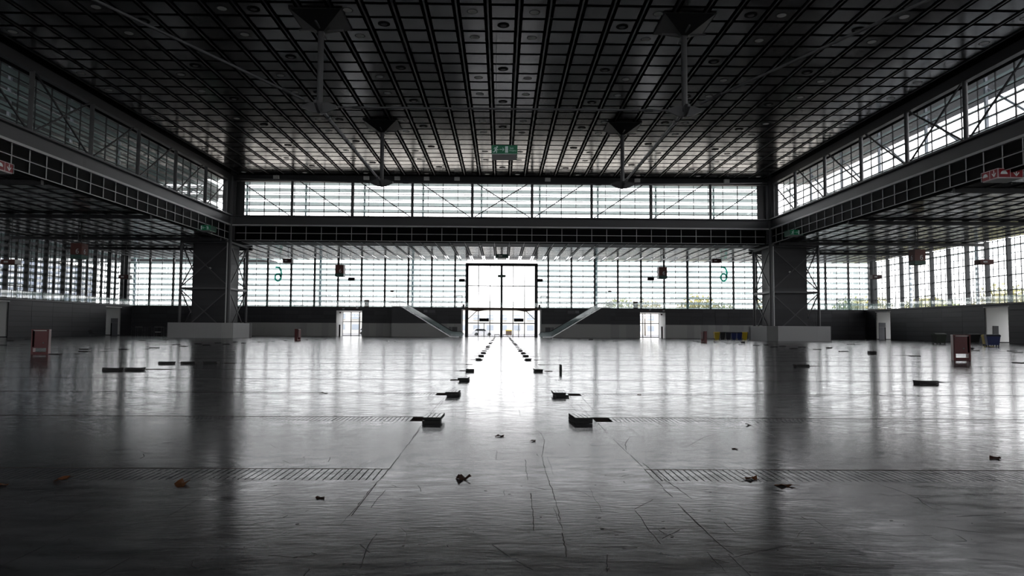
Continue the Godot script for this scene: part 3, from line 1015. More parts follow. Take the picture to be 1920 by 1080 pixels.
# ------------------------------------------------------------------ roof masts and ties
func build_masts() -> void:
	var zs := [ZC - 6.0 * B, ZC - 3.0 * B]
	var hb := 16.3
	for j in 2:
		for s in [-1.0, 1.0]:
			var m := thing("roof_mast", "grey roof mast hanging from the ceiling, %s pair, %s side" % ["near" if j == 0 else "far", "dim" if s < 0 else "bright"], "mast", P(s * 1.5 * B, hb, zs[j]), 0.0, "masts under the roof")
			var pole := MB.new()
			pole.tube(Vector3(0, 0, 0), Vector3(0, 5.6, 0), 0.2, 0.2, 16)
			part(m, "pole", pole.mesh(), M.steel)
			var cap := MB.new()
			var a := 1.75
			var y0 := 5.3
			var y1 := HC - hb - 0.05
			for k in 4:
				var u0 := Vector3(cos(PI / 4 + PI / 2 * k), 0, sin(PI / 4 + PI / 2 * k)) * 1.4142
				var u1 := Vector3(cos(PI / 4 + PI / 2 * (k + 1)), 0, sin(PI / 4 + PI / 2 * (k + 1))) * 1.4142
				cap.face(u0 * 0.22 + Vector3(0, y0, 0), u1 * 0.22 + Vector3(0, y0, 0), u1 * a + Vector3(0, y1, 0), u0 * a + Vector3(0, y1, 0), (u0 + u1) + Vector3(0, -2, 0))
			cap.box(Vector3(0, y1 - 0.02, 0), Vector3(2 * a, 0.05, 2 * a))
			part(m, "cap", cap.mesh(), M.cap)
			rod(m, "cap_arm", M.steel, Vector3(-1.5, 5.45, 0), Vector3(1.5, 5.45, 0), 0.1, 0.1)
			rod(m, "cap_arm", M.steel, Vector3(0, 5.45, -1.5), Vector3(0, 5.45, 1.5), 0.1, 0.1)
			for k in 4:
				var t := PI / 2 * k + (0.0 if true else 0.3)
				var ex := Vector3(cos(t), 0, sin(t))
				var fin := MB.new()
				fin.prism(PackedVector2Array([Vector2(0.05, -0.3), Vector2(0.5, -0.25), Vector2(1.15, 0.05), Vector2(1.15, 0.22), Vector2(0.6, 0.42), Vector2(0.05, 0.42)]), -ex.cross(Vector3.UP) * 0.09, ex, Vector3.UP, ex.cross(Vector3.UP), 0.18)
				part(m, "foot_fin", fin.mesh(), M.steel)
	var x := 1.5 * B
	for j in 2:
		tie("horizontal steel tie between the two %s masts" % ["near", "far"][j], P(-x, hb + 0.12, zs[j]), P(x, hb + 0.12, zs[j]), 0.07)
	for s in [-1.0, 1.0]:
		var nm := "dim" if s < 0 else "bright"
		tie("steel tie joining near and far mast on the %s side" % nm, P(s * x, hb + 0.12, zs[0]), P(s * x, hb + 0.12, zs[1]), 0.11)
		tie("sloping steel tie from far mast to far corner, %s side" % nm, P(s * x, hb + 0.12, zs[1]), P(s * (W - 0.5), 21.9, ZC - 0.3), 0.08)
		tie("sloping steel tie from near mast up towards the near corner, %s side" % nm, P(s * x, hb + 0.12, zs[0]), P(s * (W - 0.3), 23.3, ZN + 0.6), 0.09)
	# floodlights along the far top chord
	var fl: Node3D = null
	for px in [518.0, 687.0, 745.0, 800.0, 857.0, 1027.0, 1195.0, 1362.0]:
		var p := at_depth(px, 334.0, ZC - 0.6)
		p.y = 21.95
		if fl == null:
			fl = thing("floodlight", "small pale floodlight fixed below the ceiling edge of the far truss", "floodlight", p, 0.0, "floodlights on the far truss")
			var hm := MB.new()
			hm.prism(PackedVector2Array([Vector2(-0.25, -0.22), Vector2(0.2, -0.3), Vector2(0.25, 0.2), Vector2(-0.15, 0.25)]), Vector3(-0.36, 0.1, 0), Vector3(0, 0, 1), Vector3.UP, Vector3(1, 0, 0), 0.72)
			part(fl, "housing", hm.mesh(), M.white)
			bpart(fl, "bracket", M.steel_dark, Vector3(0, 0.40, -0.1), Vector3(0.1, 0.14, 0.4))
		else:
			copy(fl, p)

func tie(label: String, a: Vector3, b: Vector3, r: float) -> void:
	var e := (b - a).normalized()
	a += e * 1.2
	if b.y < 17.0:
		b -= e * 1.2
	var t := thing("tie_rod", label, "tie rod", a)
	var mb := MB.new()
	mb.tube(Vector3.ZERO, b - a, r, r, 8)
	var bar := part(t, "bar", mb.mesh(), M.steel)
	var d := (b - a).normalized()
	for q in [d * 1.3, (b - a) - d * 1.3]:
		var c := MB.new()
		c.tube(q - d * 0.3, q + d * 0.3, r * 1.5, r * 1.5, 8)
		part(bar, "socket", c.mesh(), M.steel_dark)

# ------------------------------------------------------------------ gallery railings and furniture
func build_gallery() -> void:
	for s in [-1.0, 1.0]:
		var nm := "dim" if s < 0 else "bright"
		railing("glass railing on the gallery along the %s side wall" % nm, P(s * (XW + 0.25), HG, 30.0), P(s * (XW + 0.25), HG, ZW - 0.5))
		railing("glass railing on the far gallery outside the %s-side escalator" % nm, P(s * 18.6, HG, ZW + 0.25), P(s * (XW - 0.2), HG, ZW + 0.25))
		railing("short glass railing between the entrance bridge and the %s-side escalator" % nm, P(s * 6.9, HG, ZW + 0.25), P(s * 15.6, HG, ZW + 0.25))
		var k := thing("gallery_cabinet", "brown-grey equipment cabinet standing on the far gallery, %s side" % nm, "cabinet", P(s * 23.3, HG, ZW + 1.0))
		bpart(k, "body", M.wood, Vector3(0, 0.6, 0), Vector3(0.72, 1.2, 0.5))
		bpart(k, "lid", M.steel_dark, Vector3(0, 1.22, 0), Vector3(0.78, 0.05, 0.56))
		var d := thing("gallery_gate", "dark open frame gate on the gallery beside the entrance portal, %s side" % nm, "gate", P(s * 7.35, HG, ZW + 1.6))
		for t in [-1, 1]:
			bpart(d, "post", M.mull, Vector3(t * 0.5, 1.05, 0), Vector3(0.09, 2.1, 0.09))
		bpart(d, "head", M.mull, Vector3(0, 2.1, 0), Vector3(1.1, 0.09, 0.09))
		bpart(d, "counter", M.steel_dark, Vector3(-s * 0.75, 0.3, 0), Vector3(0.35, 0.6, 0.3))

	var bo := thing("stair_enclosure", "teal glass stair enclosure on the gallery in the far corner, bright side", "enclosure", P(61.6, HG, ZW + 1.6))
	for k in 4:
		bpart(bo, "pane", M.green_glass, Vector3(-2.2 + 1.25 * k, 0.95, 0.3 * (k % 2)), Vector3(1.2, 1.9, 0.02))
		bpart(bo, "post", M.steel_dark, Vector3(-2.83 + 1.25 * k, 0.95, 0), Vector3(0.06, 1.95, 0.06))
	bpart(bo, "top_rail", M.steel, Vector3(-0.35, 1.95, 0), Vector3(5.0, 0.06, 0.08))

func railing(label: String, a: Vector3, b: Vector3) -> void:
	var r := thing("glass_railing", label, "railing", a)
	var l := a.distance_to(b)
	var d := (b - a).normalized()
	var n := maxi(2, roundi(l / 2.07))
	for k in n + 1:
		rod(r, "post", M.steel_dark, d * (l * k / n), d * (l * k / n) + Vector3(0, 1.05, 0), 0.06, 0.06)
	for k in n:
		var c := d * (l * (k + 0.5) / n) + Vector3(0, 0.52, 0)
		part(r, "pane", unit, M.green_glass, Transform3D(Basis(d * (l / n - 0.1), Vector3.UP * 0.85, d.cross(Vector3.UP) * 0.012), c))
	rod(r, "handrail", M.steel, Vector3(0, 1.06, 0), d * l + Vector3(0, 1.06, 0), 0.06, 0.05)

# ------------------------------------------------------------------ escalators
func build_escalators() -> void:
	for s in [-1.0, 1.0]:
		var nm := "dim" if s < 0 else "bright"
		var e := thing("escalator", "escalator with glass sides climbing to the far gallery on the %s side" % nm, "escalator", P(s * 7.1, 0, ZW - 1.85))
		var ex := Vector3(s, 0, 0)
		var ez := Vector3(0, 0, -1)
		# side profile: landing, slope, top landing (x from the foot outwards)
		var x1 := 1.4
		var x2 := 9.9
		var x3 := 11.4
		var body := MB.new()
		body.prism(PackedVector2Array([Vector2(0, 0), Vector2(x1, 0.0), Vector2(x2, HG), Vector2(x3, HG), Vector2(x3, 2.32), Vector2(5.0, 2.32), Vector2(1.6, 0.0)]) if false else PackedVector2Array([Vector2(5.3, 2.32), Vector2(x3, 2.32), Vector2(x3, HG), Vector2(x2, HG)]), Vector3.ZERO, ex, Vector3.UP, ez, 1.75)
		part(e, "body", body.mesh(), M.clad)
		var sk := MB.new()
		sk.prism(PackedVector2Array([Vector2(1.6, 0.01), Vector2(x3, 0.01), Vector2(x3, 2.3), Vector2(5.27, 2.3)]), Vector3.ZERO, ex, Vector3.UP, ez, 1.75)
		part(e, "skirt_board", sk.mesh(), M.board)
		var st := MB.new()
		st.prism(PackedVector2Array([Vector2(0, 0.01), Vector2(1.5, 0.01), Vector2(x2, HG), Vector2(x3, HG), Vector2(x3, HG + 0.06), Vector2(x2 - 0.1, HG + 0.06), Vector2(1.4, 0.14), Vector2(0, 0.1)]), Vector3(0, 0, -0.02), ex, Vector3.UP, ez, 1.7)
		part(e, "truss_cover", st.mesh(), M.inox)
		var steps := 26
		for k in steps:
			var t := (k + 0.5) / steps
			bpart(e, "step", M.steel_dark, Vector3(s * lerpf(1.5, x2, t), lerpf(0.12, HG, t) + 0.08, -0.87), Vector3(0.36, 0.2, 1.0))
		for zz in [-0.08, -1.62]:
			var gl := MB.new()
			gl.prism(PackedVector2Array([Vector2(-0.5, 0.1), Vector2(1.4, 0.14), Vector2(x2, HG + 0.06), Vector2(x3 + 0.3, HG + 0.06), Vector2(x3 + 0.55, HG + 0.5), Vector2(x3 + 0.3, HG + 0.82), Vector2(x2 - 0.35, HG + 0.82), Vector2(1.2, 0.96), Vector2(-0.4, 0.9), Vector2(-0.7, 0.5)]), Vector3(0, 0, zz), ex, Vector3.UP, ez, 0.012)
			var gs := part(e, "glass_side", gl.mesh(), M.stair_glass)
			var pts := [Vector2(-0.7, 0.5), Vector2(-0.4, 0.92), Vector2(1.2, 0.98), Vector2(x2 - 0.35, HG + 0.85), Vector2(x3 + 0.3, HG + 0.85), Vector2(x3 + 0.58, HG + 0.5)]
			var hr := MB.new()
			for k in pts.size() - 1:
				hr.beam(ex * pts[k].x + Vector3(0, pts[k].y, zz), ex * pts[k + 1].x + Vector3(0, pts[k + 1].y, zz), 0.08, 0.05)
			part(gs, "handrail", hr.mesh(), M.handrail)
	# notices on the wall behind
	for s in [-1.0, 1.0]:
		var nm := "dim" if s < 0 else "bright"
		for q in [[12.0, 4.35, 1.2, 0.5, "high above the foot of"], [8.0, 1.35, 0.9, 0.75, "low beside the foot of"]]:
			var nt := thing("notice_board", "faded grey notice on the far wall %s the %s-side escalator" % [q[4], nm], "notice", P(s * q[0], q[1], ZW - 0.04))
			bpart(nt, "sheet", M.steel, Vector3(0, 0, 0.02), Vector3(q[2], q[3], 0.03))
			bpart(nt, "sheet", M.door_grey, Vector3(s * q[2] * 0.85, 0.05, 0.02), Vector3(q[2] * 0.55, q[3] * 0.9, 0.03))

# ------------------------------------------------------------------ signs
func flat(parent: Node3D, called: String, poly: PackedVector2Array, m: Material, o: Vector3, ex: Vector3, t := 0.012) -> void:
	var mb := MB.new()
	var out := ex.cross(Vector3.UP)
	mb.prism(poly, o, ex, Vector3.UP, out, t)
	part(parent, called, mb.mesh(), m)

func text(parent: Node3D, s: String, m: Material, o: Vector3, ex: Vector3, size: float) -> void:
	var tm := TextMesh.new()
	tm.text = s
	tm.font = font
	tm.font_size = 32
	tm.pixel_size = size / 32.0
	tm.depth = 0.01
	var out := ex.cross(Vector3.UP)
	part(parent, "lettering", tm, m, Transform3D(Basis(ex, Vector3.UP, out), o))

var font: SystemFont

# exit face: a running figure, an arrow, a door and two short lines of writing; ex runs along the face to the reader's right
func exit_face(t: Node3D, o: Vector3, ex: Vector3, w: float, h: float, flip := false) -> void:
	var k := -1.0 if flip else 1.0
	var sc := h / 0.62
	var wx := w / 1.9
	var v := func(x: float, y: float) -> Vector3: return o + ex * (x * wx * k) + Vector3(0, y * sc, 0)
	var out := ex.cross(Vector3.UP)
	var fig := MB.new()
	var limb := func(pts: Array, r: float) -> void:
		for i in pts.size() - 1:
			fig.beam(v.call(pts[i][0], pts[i][1]), v.call(pts[i + 1][0], pts[i + 1][1]), 0.015, r, out)
	# the figure lies flat on the face: beams are thin across the face normal
	var seg := func(a: Vector3, b: Vector3, r: float) -> void:
		var d := (b - a).normalized()
		fig.obox((a + b) / 2, d * (a.distance_to(b) / 2 + r * 0.4), out.cross(d) * r, out * 0.008)
	for q in [[-0.60, 0.1, -0.68, -0.05, 0.05], [-0.68, -0.05, -0.74, -0.19, 0.035], [-0.74, -0.19, -0.86, -0.19, 0.025], [-0.68, -0.05, -0.58, -0.12, 0.035], [-0.58, -0.12, -0.59, -0.25, 0.03], [-0.6, 0.11, -0.72, 0.12, 0.022], [-0.72, 0.12, -0.78, 0.03, 0.02], [-0.6, 0.08, -0.55, -0.02, 0.02], [-0.55, -0.02, -0.46, -0.03, 0.02]]:
		seg.call(v.call(q[0], q[1]), v.call(q[2], q[3]), q[4])
	var hc: Vector3 = v.call(-0.55, 0.18)
	fig.tube(hc, hc + out * 0.012, 0.06, 0.06, 14)
	part(t, "running_figure", fig.mesh(), M.sign_lit)
	var ar := MB.new()
	var rod2 := func(a: Vector3, b: Vector3, r: float) -> void:
		var d := (b - a).normalized()
		ar.obox((a + b) / 2, d * (a.distance_to(b) / 2 + r * 0.5), out.cross(d) * r, out * 0.008)
	rod2.call(v.call(-0.36, 0.0), v.call(-0.06, 0.0), 0.018)
	rod2.call(v.call(-0.14, 0.12), v.call(-0.05, 0.0), 0.018)
	rod2.call(v.call(-0.14, -0.12), v.call(-0.05, 0.0), 0.018)
	part(t, "arrow", ar.mesh(), M.sign_lit)
	var dr := MB.new()
	dr.obox(v.call(0.15, 0.0), ex * 0.11 * wx, Vector3(0, 0.24 * sc, 0), out * 0.008)
	part(t, "door_mark", dr.mesh(), M.sign_lit)
	text(t, "Exit", M.sign_lit, v.call(0.52, 0.08), ex, 0.17)
	text(t, "Emergency", M.sign_lit, v.call(0.61, -0.09), ex, 0.105)

func fire_face(t: Node3D, o: Vector3, ex: Vector3, s: float) -> void:
	var out := ex.cross(Vector3.UP)
	# bell dome
	var poly := PackedVector2Array()
	for k in 13:
		poly.append(Vector2(-0.48 + 0.26 * cos(PI * k / 12.0), -0.08 + 0.26 * sin(PI * k / 12.0)))
	flat(t, "bell_mark", poly, M.sign_lit, o, ex)
	var ar := MB.new()
	for q in [[0.45, 0.24, 0.45, -0.2, 0.035], [0.26, 0.03, 0.45, -0.2, 0.035], [0.64, 0.03, 0.45, -0.2, 0.035]]:
		var a: Vector3 = o + ex * q[0] + Vector3(0, q[1], 0)
		var b: Vector3 = o + ex * q[2] + Vector3(0, q[3], 0)
		var d: Vector3 = (b - a).normalized()
		ar.obox((a + b) / 2, d * (a.distance_to(b) / 2 + 0.02), out.cross(d) * q[4], out * 0.008)
	part(t, "arrow", ar.mesh(), M.sign_lit)
	for q in [[0.0, 0.33, 0.95, 0.012], [0.0, -0.33, 0.95, 0.012]]:
		var ln := MB.new()
		ln.obox(o + ex * q[0] + Vector3(0, q[1], 0), ex * q[2], Vector3(0, q[3], 0), out * 0.006)
		part(t, "edge_line", ln.mesh(), M.sign_lit)
	for x in [-0.95, 0.0, 0.95]:
		var ln := MB.new()
		ln.obox(o + ex * x, ex * 0.012, Vector3(0, 0.33, 0), out * 0.006)
		part(t, "edge_line", ln.mesh(), M.sign_lit)

func sign_box(label: String, at: Vector3, m: Material, hang: float, called := "exit_sign", sz := Vector3(1.9, 0.62, 1.9)) -> Node3D:
	var t := thing(called, label, "sign", at)
	bpart(t, "box", m, Vector3(0, sz.y / 2, 0), sz)
	bpart(t, "underside", M.bar, Vector3(0, -0.02, 0), Vector3(sz.x * 0.97, 0.04, sz.z * 0.97))
	if hang > 0.0:
		for s in [-1, 1]:
			rod(t, "hanger", M.steel_dark, Vector3(s * sz.x * 0.35, sz.y, 0), Vector3(s * sz.x * 0.35, sz.y + hang, 0), 0.03, 0.03)
	return t

func build_signs() -> void:
	font = SystemFont.new()
	font.font_names = PackedStringArray(["Droid Sans"])
	# green box in the middle of the hall
	var p := at_depth(946.0, 288.0, 51.4)
	var t := sign_box("green running figure exit sign hanging under the middle of the ceiling", P(p.x, p.y, 52.35), M.sign_green, HC - p.y - 0.62)
	exit_face(t, Vector3(0, 0.31, 0.955), Vector3(1, 0, 0), 1.9, 0.62)
	for s in [-1.0, 1.0]:
		var nm := "dim" if s < 0 else "bright"
		# green boxes at the ends of the side lattices
		var e := sign_box("green exit sign box below the lattice end on the %s side" % nm, P(s * (W - 0.15), 13.45, 88.5), M.sign_green, 0.0)
		exit_face(e, Vector3(0, 0.31, 0.955), Vector3(1, 0, 0), 1.9, 0.62, s < 0)
		bpart(e, "side_face", M.teal, Vector3(-s * 0.953, 0.31, 0), Vector3(0.02, 0.5, 1.7))
		rod(e, "hanger", M.steel_dark, Vector3(0, 0.6, 0), Vector3(0, 1.2, 0), 0.06, 0.06)
		# red fire alarm boxes on the side lattices
		var r := sign_box("red fire point sign box at the lattice on the %s side" % nm, P(s * (W + 0.5), 12.9, 52.25), M.sign_red, 0.0, "fire_sign", Vector3(1.9, 0.72, 1.7))
		fire_face(r, Vector3(0, 0.36, 0.855), Vector3(1, 0, 0), s)
		fire_face(r, Vector3(-s * 0.955, 0.36, 0), Vector3(0, 0, -1) if s < 0 else Vector3(0, 0, 1), s)
		rod(r, "hanger", M.steel_dark, Vector3(0, 0.7, 0), Vector3(0, 1.4, 0), 0.06, 0.06)
		# brown-red cubes with the hall number
		number_cube("brown-red hanging cube with the hall number in the far aisle, %s side" % nm, P(s * 3.06 * B, 9.45, 111.0), 0.0)
		number_cube("brown-red hanging cube with the hall number in the %s side aisle" % nm, P(s * 50.3, 9.45, 84.5), s)
		# small red boxes under the low ceiling
		small_sign("small red fire sign under the far aisle ceiling, %s side" % nm, at_depth(540.0 if s < 0 else 1342.0, 493.0, 111.0), Vector3(1.4, 0.62, 1.0), M.red_dark, true)
		small_sign("small red fire sign hanging by the far corner of the %s side" % nm, at_depth(235.0 if s < 0 else 1641.0, 523.0, 100.0), Vector3(1.3, 0.55, 1.0), M.red_dark, true)
		small_sign("red-brown fire sign hanging in the %s side aisle before the number cube" % nm, at_depth(20.0 if s < 0 else 1845.0, 496.0, 76.0), Vector3(1.45, 0.5, 1.0), M.orange, true)
		small_sign("small black sign plate hanging beside the far %s-side number cube" % nm, at_depth(659.0 if s < 0 else 1220.0, 526.0, 116.0), Vector3(1.0, 0.5, 0.5), M.black, false)
		small_sign("tiny black sign plate over the top of the %s-side escalator" % nm, at_depth(735.0 if s < 0 else 1143.0, 547.5, 119.5), Vector3(0.5, 0.24, 0.2), M.black, false)
		small_sign("black screen box fixed at the side of the entrance portal, %s side" % nm, at_depth(866.0 if s < 0 else 1012.0, 528.0, 124.6), Vector3(1.0, 0.48, 0.4), M.black, false)
		# teal figure six on the glass, seen from behind
		var g := thing("glass_numeral", "teal numeral stuck on the far glass front, %s side, seen mirrored" % nm, "numeral", at_depth(521.0 if s < 0 else 1357.0, 528.0, ZF - 0.05))
		var mb := MB.new()
		var o := MB.new()
		for k in 20:
			var a0 := TAU * k / 20.0
			var a1 := TAU * (k + 1) / 20.0
			o.obox(Vector3(0.52 * cos((a0 + a1) / 2), 0.75 + 0.62 * sin((a0 + a1) / 2), 0), Vector3(-sin((a0 + a1) / 2), cos((a0 + a1) / 2), 0) * 0.11, Vector3(cos((a0 + a1) / 2), sin((a0 + a1) / 2), 0) * 0.15, Vector3(0, 0, 0.01))
		part(g, "bowl", o.mesh(), M.numeral)
		var pts := [Vector2(0.54, 0.8), Vector2(0.58, 1.5), Vector2(0.48, 2.1), Vector2(0.2, 2.5), Vector2(-0.45, 2.58)]
		for k in pts.size() - 1:
			var d: Vector2 = (pts[k + 1] - pts[k]).normalized()
			var c: Vector2 = (pts[k] + pts[k + 1]) / 2
			mb.obox(Vector3(c.x, c.y, 0), Vector3(d.x, d.y, 0) * (pts[k].distance_to(pts[k + 1]) / 2 + 0.05), Vector3(-d.y, d.x, 0) * 0.15, Vector3(0, 0, 0.01))
		part(g, "stem", mb.mesh(), M.numeral)
	small_sign("green exit plate on the middle post of the entrance portal", at_depth(940.5, 520.0, ZF - 0.45), Vector3(1.35, 0.45, 0.15), M.teal, false)
	small_sign("dark projector box hanging under the far aisle ceiling on the hall axis", at_depth(941.0, 484.0, 108.0), Vector3(1.9, 0.55, 1.2), M.teal, true)

func number_cube(label: String, at: Vector3, s: float) -> void:
	var t := thing("number_cube", label, "sign", at)
	bpart(t, "cube", M.orange, Vector3(0, 1.17, 0), Vector3(1.3, 1.36, 1.3))
	bpart(t, "base_band", M.teal, Vector3(0, 0.24, 0), Vector3(1.32, 0.46, 1.32))
	text(t, "6", M.sign_white, Vector3(0.15, 0.85, 0.655), Vector3(1, 0, 0), 0.75)
	if s != 0.0:
		text(t, "6", M.sign_white, Vector3(-s * 0.655, 0.85, 0), Vector3(0, 0, s), 0.75)
	for q in [-1, 1]:
		rod(t, "hanger", M.steel_dark, Vector3(q * 0.16, 1.85, 0), Vector3(q * 0.16, HL - at.y, 0), 0.07, 0.07)

func small_sign(label: String, at: Vector3, sz: Vector3, m: Material, mark: bool) -> void:
	var t := thing("hanging_sign", label, "sign", at)
	bpart(t, "box", m, Vector3(0, sz.y / 2, 0), sz)
	bpart(t, "end_cap", M.bar, Vector3(sz.x / 2 + 0.03, sz.y / 2, 0), Vector3(0.06, sz.y * 0.9, sz.z * 0.9))
	if mark:
		bpart(t, "mark", M.bar, Vector3(-sz.x * 0.12, sz.y * 0.5, sz.z / 2 + 0.01), Vector3(sz.x * 0.3, sz.y * 0.3, 0.02))
		rod(t, "hanger", M.steel_dark, Vector3(0, sz.y, 0), Vector3(0, HL - at.y, 0), 0.05, 0.05)

# ------------------------------------------------------------------ red hose cabinets
func build_cabinets() -> void:
	for q in [[76.0, 664.5, 0.25, "with open front standing on the dim side of the floor"], [1802.0, 675.5, -0.22, "with open front standing before the bins on the bright side"], [558.0, 638.3, 1.35, "seen edge-on before the pale boards of the dim side"], [1320.0, 642.2, -1.35, "seen edge-on beside the row of coloured bins"]]:
		var t := thing("hose_cabinet", "red metal fire hose cabinet " + q[3], "cabinet", on_floor(q[0], q[1]), q[2])
		var w := 0.80
		var dp := 0.34
		for x in [-1, 1]:
			bpart(t, "leg", M.red, Vector3(x * (w / 2 - 0.05), 0.17, 0), Vector3(0.1, 0.34, dp))
		bpart(t, "foot_rail", M.red, Vector3(0, 0.07, 0), Vector3(w - 0.1, 0.13, dp * 0.9))
		bpart(t, "back_plate", M.red_dark, Vector3(0, 0.81, -dp / 2 + 0.03), Vector3(w - 0.02, 0.94, 0.05))
		for x in [-1, 1]:
			bpart(t, "side_plate", M.red, Vector3(x * (w / 2 - 0.025), 0.81, 0), Vector3(0.05, 0.94, dp))
		bpart(t, "bottom_plate", M.red, Vector3(0, 0.365, 0), Vector3(w, 0.05, dp))
		bpart(t, "top_plate", M.red, Vector3(0, 1.29, 0), Vector3(w + 0.02, 0.05, dp + 0.03))
		var dm := MB.new()
		dm.box(Vector3.ZERO, Vector3(0.60, 0.84, 0.04))
		var d := part(t, "door", dm.mesh(), M.red, Transform3D(Basis(), Vector3(-0.06 if q[2] < 0 else 0.06, 0.81, dp / 2 + 0.02)))
		bpart(d, "door_lock", M.steel, Vector3(0.12, -0.2, 0.03), Vector3(0.06, 0.06, 0.03))
		bpart(d, "hinge", M.red_dark, Vector3(-0.28, 0.3, 0.025), Vector3(0.04, 0.1, 0.02))
		bpart(t, "top_strip", M.sign_white, Vector3(0, 1.25, dp / 2 + 0.03), Vector3(0.6, 0.025, 0.01))

# ------------------------------------------------------------------ wheeled bins
func bin(label: String, at: Vector3, turn: float, m: Material, lid: Material, sz: Vector3, big: bool) -> void:
	var t := thing("wheeled_bin", label, "bin", at, turn)
	var body := MB.new()
	var w := sz.x / 2
	var d := sz.z / 2
	var h := sz.y * 0.86
	var y0 := 0.16
	var q := 0.82
	var lo := [Vector3(-w * q, y0, -d * q), Vector3(w * q, y0, -d * q), Vector3(w * q, y0, d * q), Vector3(-w * q, y0, d * q)]
	var hi := [Vector3(-w, h, -d), Vector3(w, h, -d), Vector3(w, h, d), Vector3(-w, h, d)]
	for k in 4:
		var l := (k + 1) % 4
		body.face(lo[k], lo[l], hi[l], hi[k], lo[k] + lo[l] - Vector3(0, 2 * y0, 0))
	body.face(lo[0], lo[1], lo[2], lo[3], Vector3.DOWN)
	body.face(hi[0], hi[1], hi[2], hi[3], Vector3.UP)
	part(t, "body", body.mesh(), m)
	var ld := MB.new()
	var poly := PackedVector2Array()
	for k in 9:
		var a := PI * k / 8.0
		poly.append(Vector2(-d * 1.06 * cos(a), h + (sz.y - h) * sin(a)))
	ld.prism(poly, Vector3(-w * 1.04, 0, 0), Vector3(0, 0, 1), Vector3.UP, Vector3(1, 0, 0), sz.x * 1.04)
	part(t, "lid", ld.mesh(), lid)
	bpart(t, "rim", lid, Vector3(0, h, 0), Vector3(sz.x * 1.06, 0.05, sz.z * 1.06))
	for x in [-1, 1]:
		for z in ([-1, 1] if big else [-1]):
			var wh := MB.new()
			wh.tube(Vector3(x * w * 0.72 - 0.03, 0.09, z * d * 0.72), Vector3(x * w * 0.72 + 0.03, 0.09, z * d * 0.72), 0.09, 0.09, 12)
			bpart(part(t, "wheel", wh.mesh(), M.rubber), "castor", M.steel_dark, Vector3(x * w * 0.72, 0.14, z * d * 0.72), Vector3(0.08, 0.08, 0.08))
	if not big:
		bpart(t, "foot", m, Vector3(0, 0.08, d * 0.6), Vector3(sz.x * 0.7, 0.17, 0.1))
		bpart(t, "handle", M.rubber, Vector3(0, h - 0.02, -d - 0.06), Vector3(sz.x * 0.8, 0.05, 0.05))

func build_bins() -> void:
	var sz := Vector3(0.78, 1.18, 0.74)
	var cols := [[1343.5, "yellow", M.yellow, "at the open end of the row beside the red cabinet"], [1354.0, "black", M.rubber, "second in the row, after the end yellow one"], [1364.5, "dark navy", M.navy, "third in the row, between black and blue"], [1375.0, "blue", M.blue, "fourth in the row along the pale boards"], [1385.5, "blue", M.blue, "fifth in the row, next to the inner yellow one"], [1395.5, "yellow", M.yellow, "sixth in the row, between two blue ones"], [1406.0, "navy blue", M.navy, "last in the row, touching the tower plinth"]]
	for c in cols:
		bin("%s wheeled bin %s" % [c[1], c[3]], on_floor(c[0], 636.6), 0.0, c[2], c[2] if c[1] != "blue" else M.navy, sz, false)
	bin("yellow low bin alone in the dark far corner of the bright side", on_floor(1623.0, 635.5), 0.0, M.yellow, M.yellow, Vector3(1.3, 1.0, 0.9), true)
	bin("dark green four-wheeled bin against the bright-side wall", on_floor(1760.5, 645.5), 0.1, M.green_bin, M.green_bin, Vector3(1.25, 1.25, 0.9), true)
	bin("black four-wheeled bin half hidden behind the red hose cabinet", on_floor(1824.0, 644.0), -0.1, M.rubber, M.rubber, Vector3(1.3, 1.2, 0.95), true)
	bin("yellow four-wheeled bin behind the blue one near the white lobby", on_floor(1853.0, 648.0), -0.3, M.yellow, M.yellow, Vector3(1.0, 1.15, 0.8), true)
	bin("blue four-wheeled bin before the white side lobby", on_floor(1861.0, 650.0), -0.35, M.blue, M.navy, Vector3(1.15, 1.2, 0.95), true)
	# stacked tables by the plinth on the dim side
	for k in 4:
		var p := on_floor(262.0 + 18.0 * k, 630.6)
		var t := thing("folding_table", "dark folding table by the plinth", "table", p, 0.0, "tables by the tower plinth")
		t.set_meta("label", ["dark folding table with a pale tipped edge, farthest from the plinth", "dark folding table next to the pale-edged one by the plinth", "dark folding table with a white lower shelf edge by the plinth", "dark folding table pushed against the tower plinth"][k])
		bpart(t, "table_top", M.steel_dark, Vector3(0, 1.42, 0), Vector3(1.14, 0.06, 0.75))
		bpart(t, "edge", M.board if k % 2 == 0 else M.steel, Vector3(0, 1.42, 0.385), Vector3(1.12, 0.05, 0.02))
		bpart(t, "lower_top", M.steel_dark, Vector3(0, 0.66, 0), Vector3(1.1, 0.06, 0.7))
		bpart(t, "lower_edge", M.white if k == 2 else M.steel_dark, Vector3(0, 0.66, 0.36), Vector3(0.9, 0.09, 0.02))
		for x in [-1, 1]:
			for z in [-1, 1]:
				rod(t, "leg", M.steel, Vector3(x * 0.5, 0, z * 0.3), Vector3(x * 0.5, 1.4, z * 0.3), 0.05, 0.05)
	var ch := thing("overturned_chair", "small black overturned chair by the dim-side wall near the white lobby", "chair", on_floor(174.0, 631.5), 0.5)
	bpart(ch, "seat", M.rubber, Vector3(0, 0.45, 0), Vector3(0.45, 0.06, 0.45))
	rod(ch, "backrest", M.rubber, Vector3(-0.22, 0.45, 0), Vector3(-0.4, 0.95, 0), 0.42, 0.05, Vector3(0, 0, 1))
	for x in [-1, 1]:
		for z in [-1, 1]:
			rod(ch, "leg", M.steel_dark, Vector3(x * 0.2, 0.45, z * 0.2), Vector3(x * 0.24, 0, z * 0.24), 0.035, 0.035)

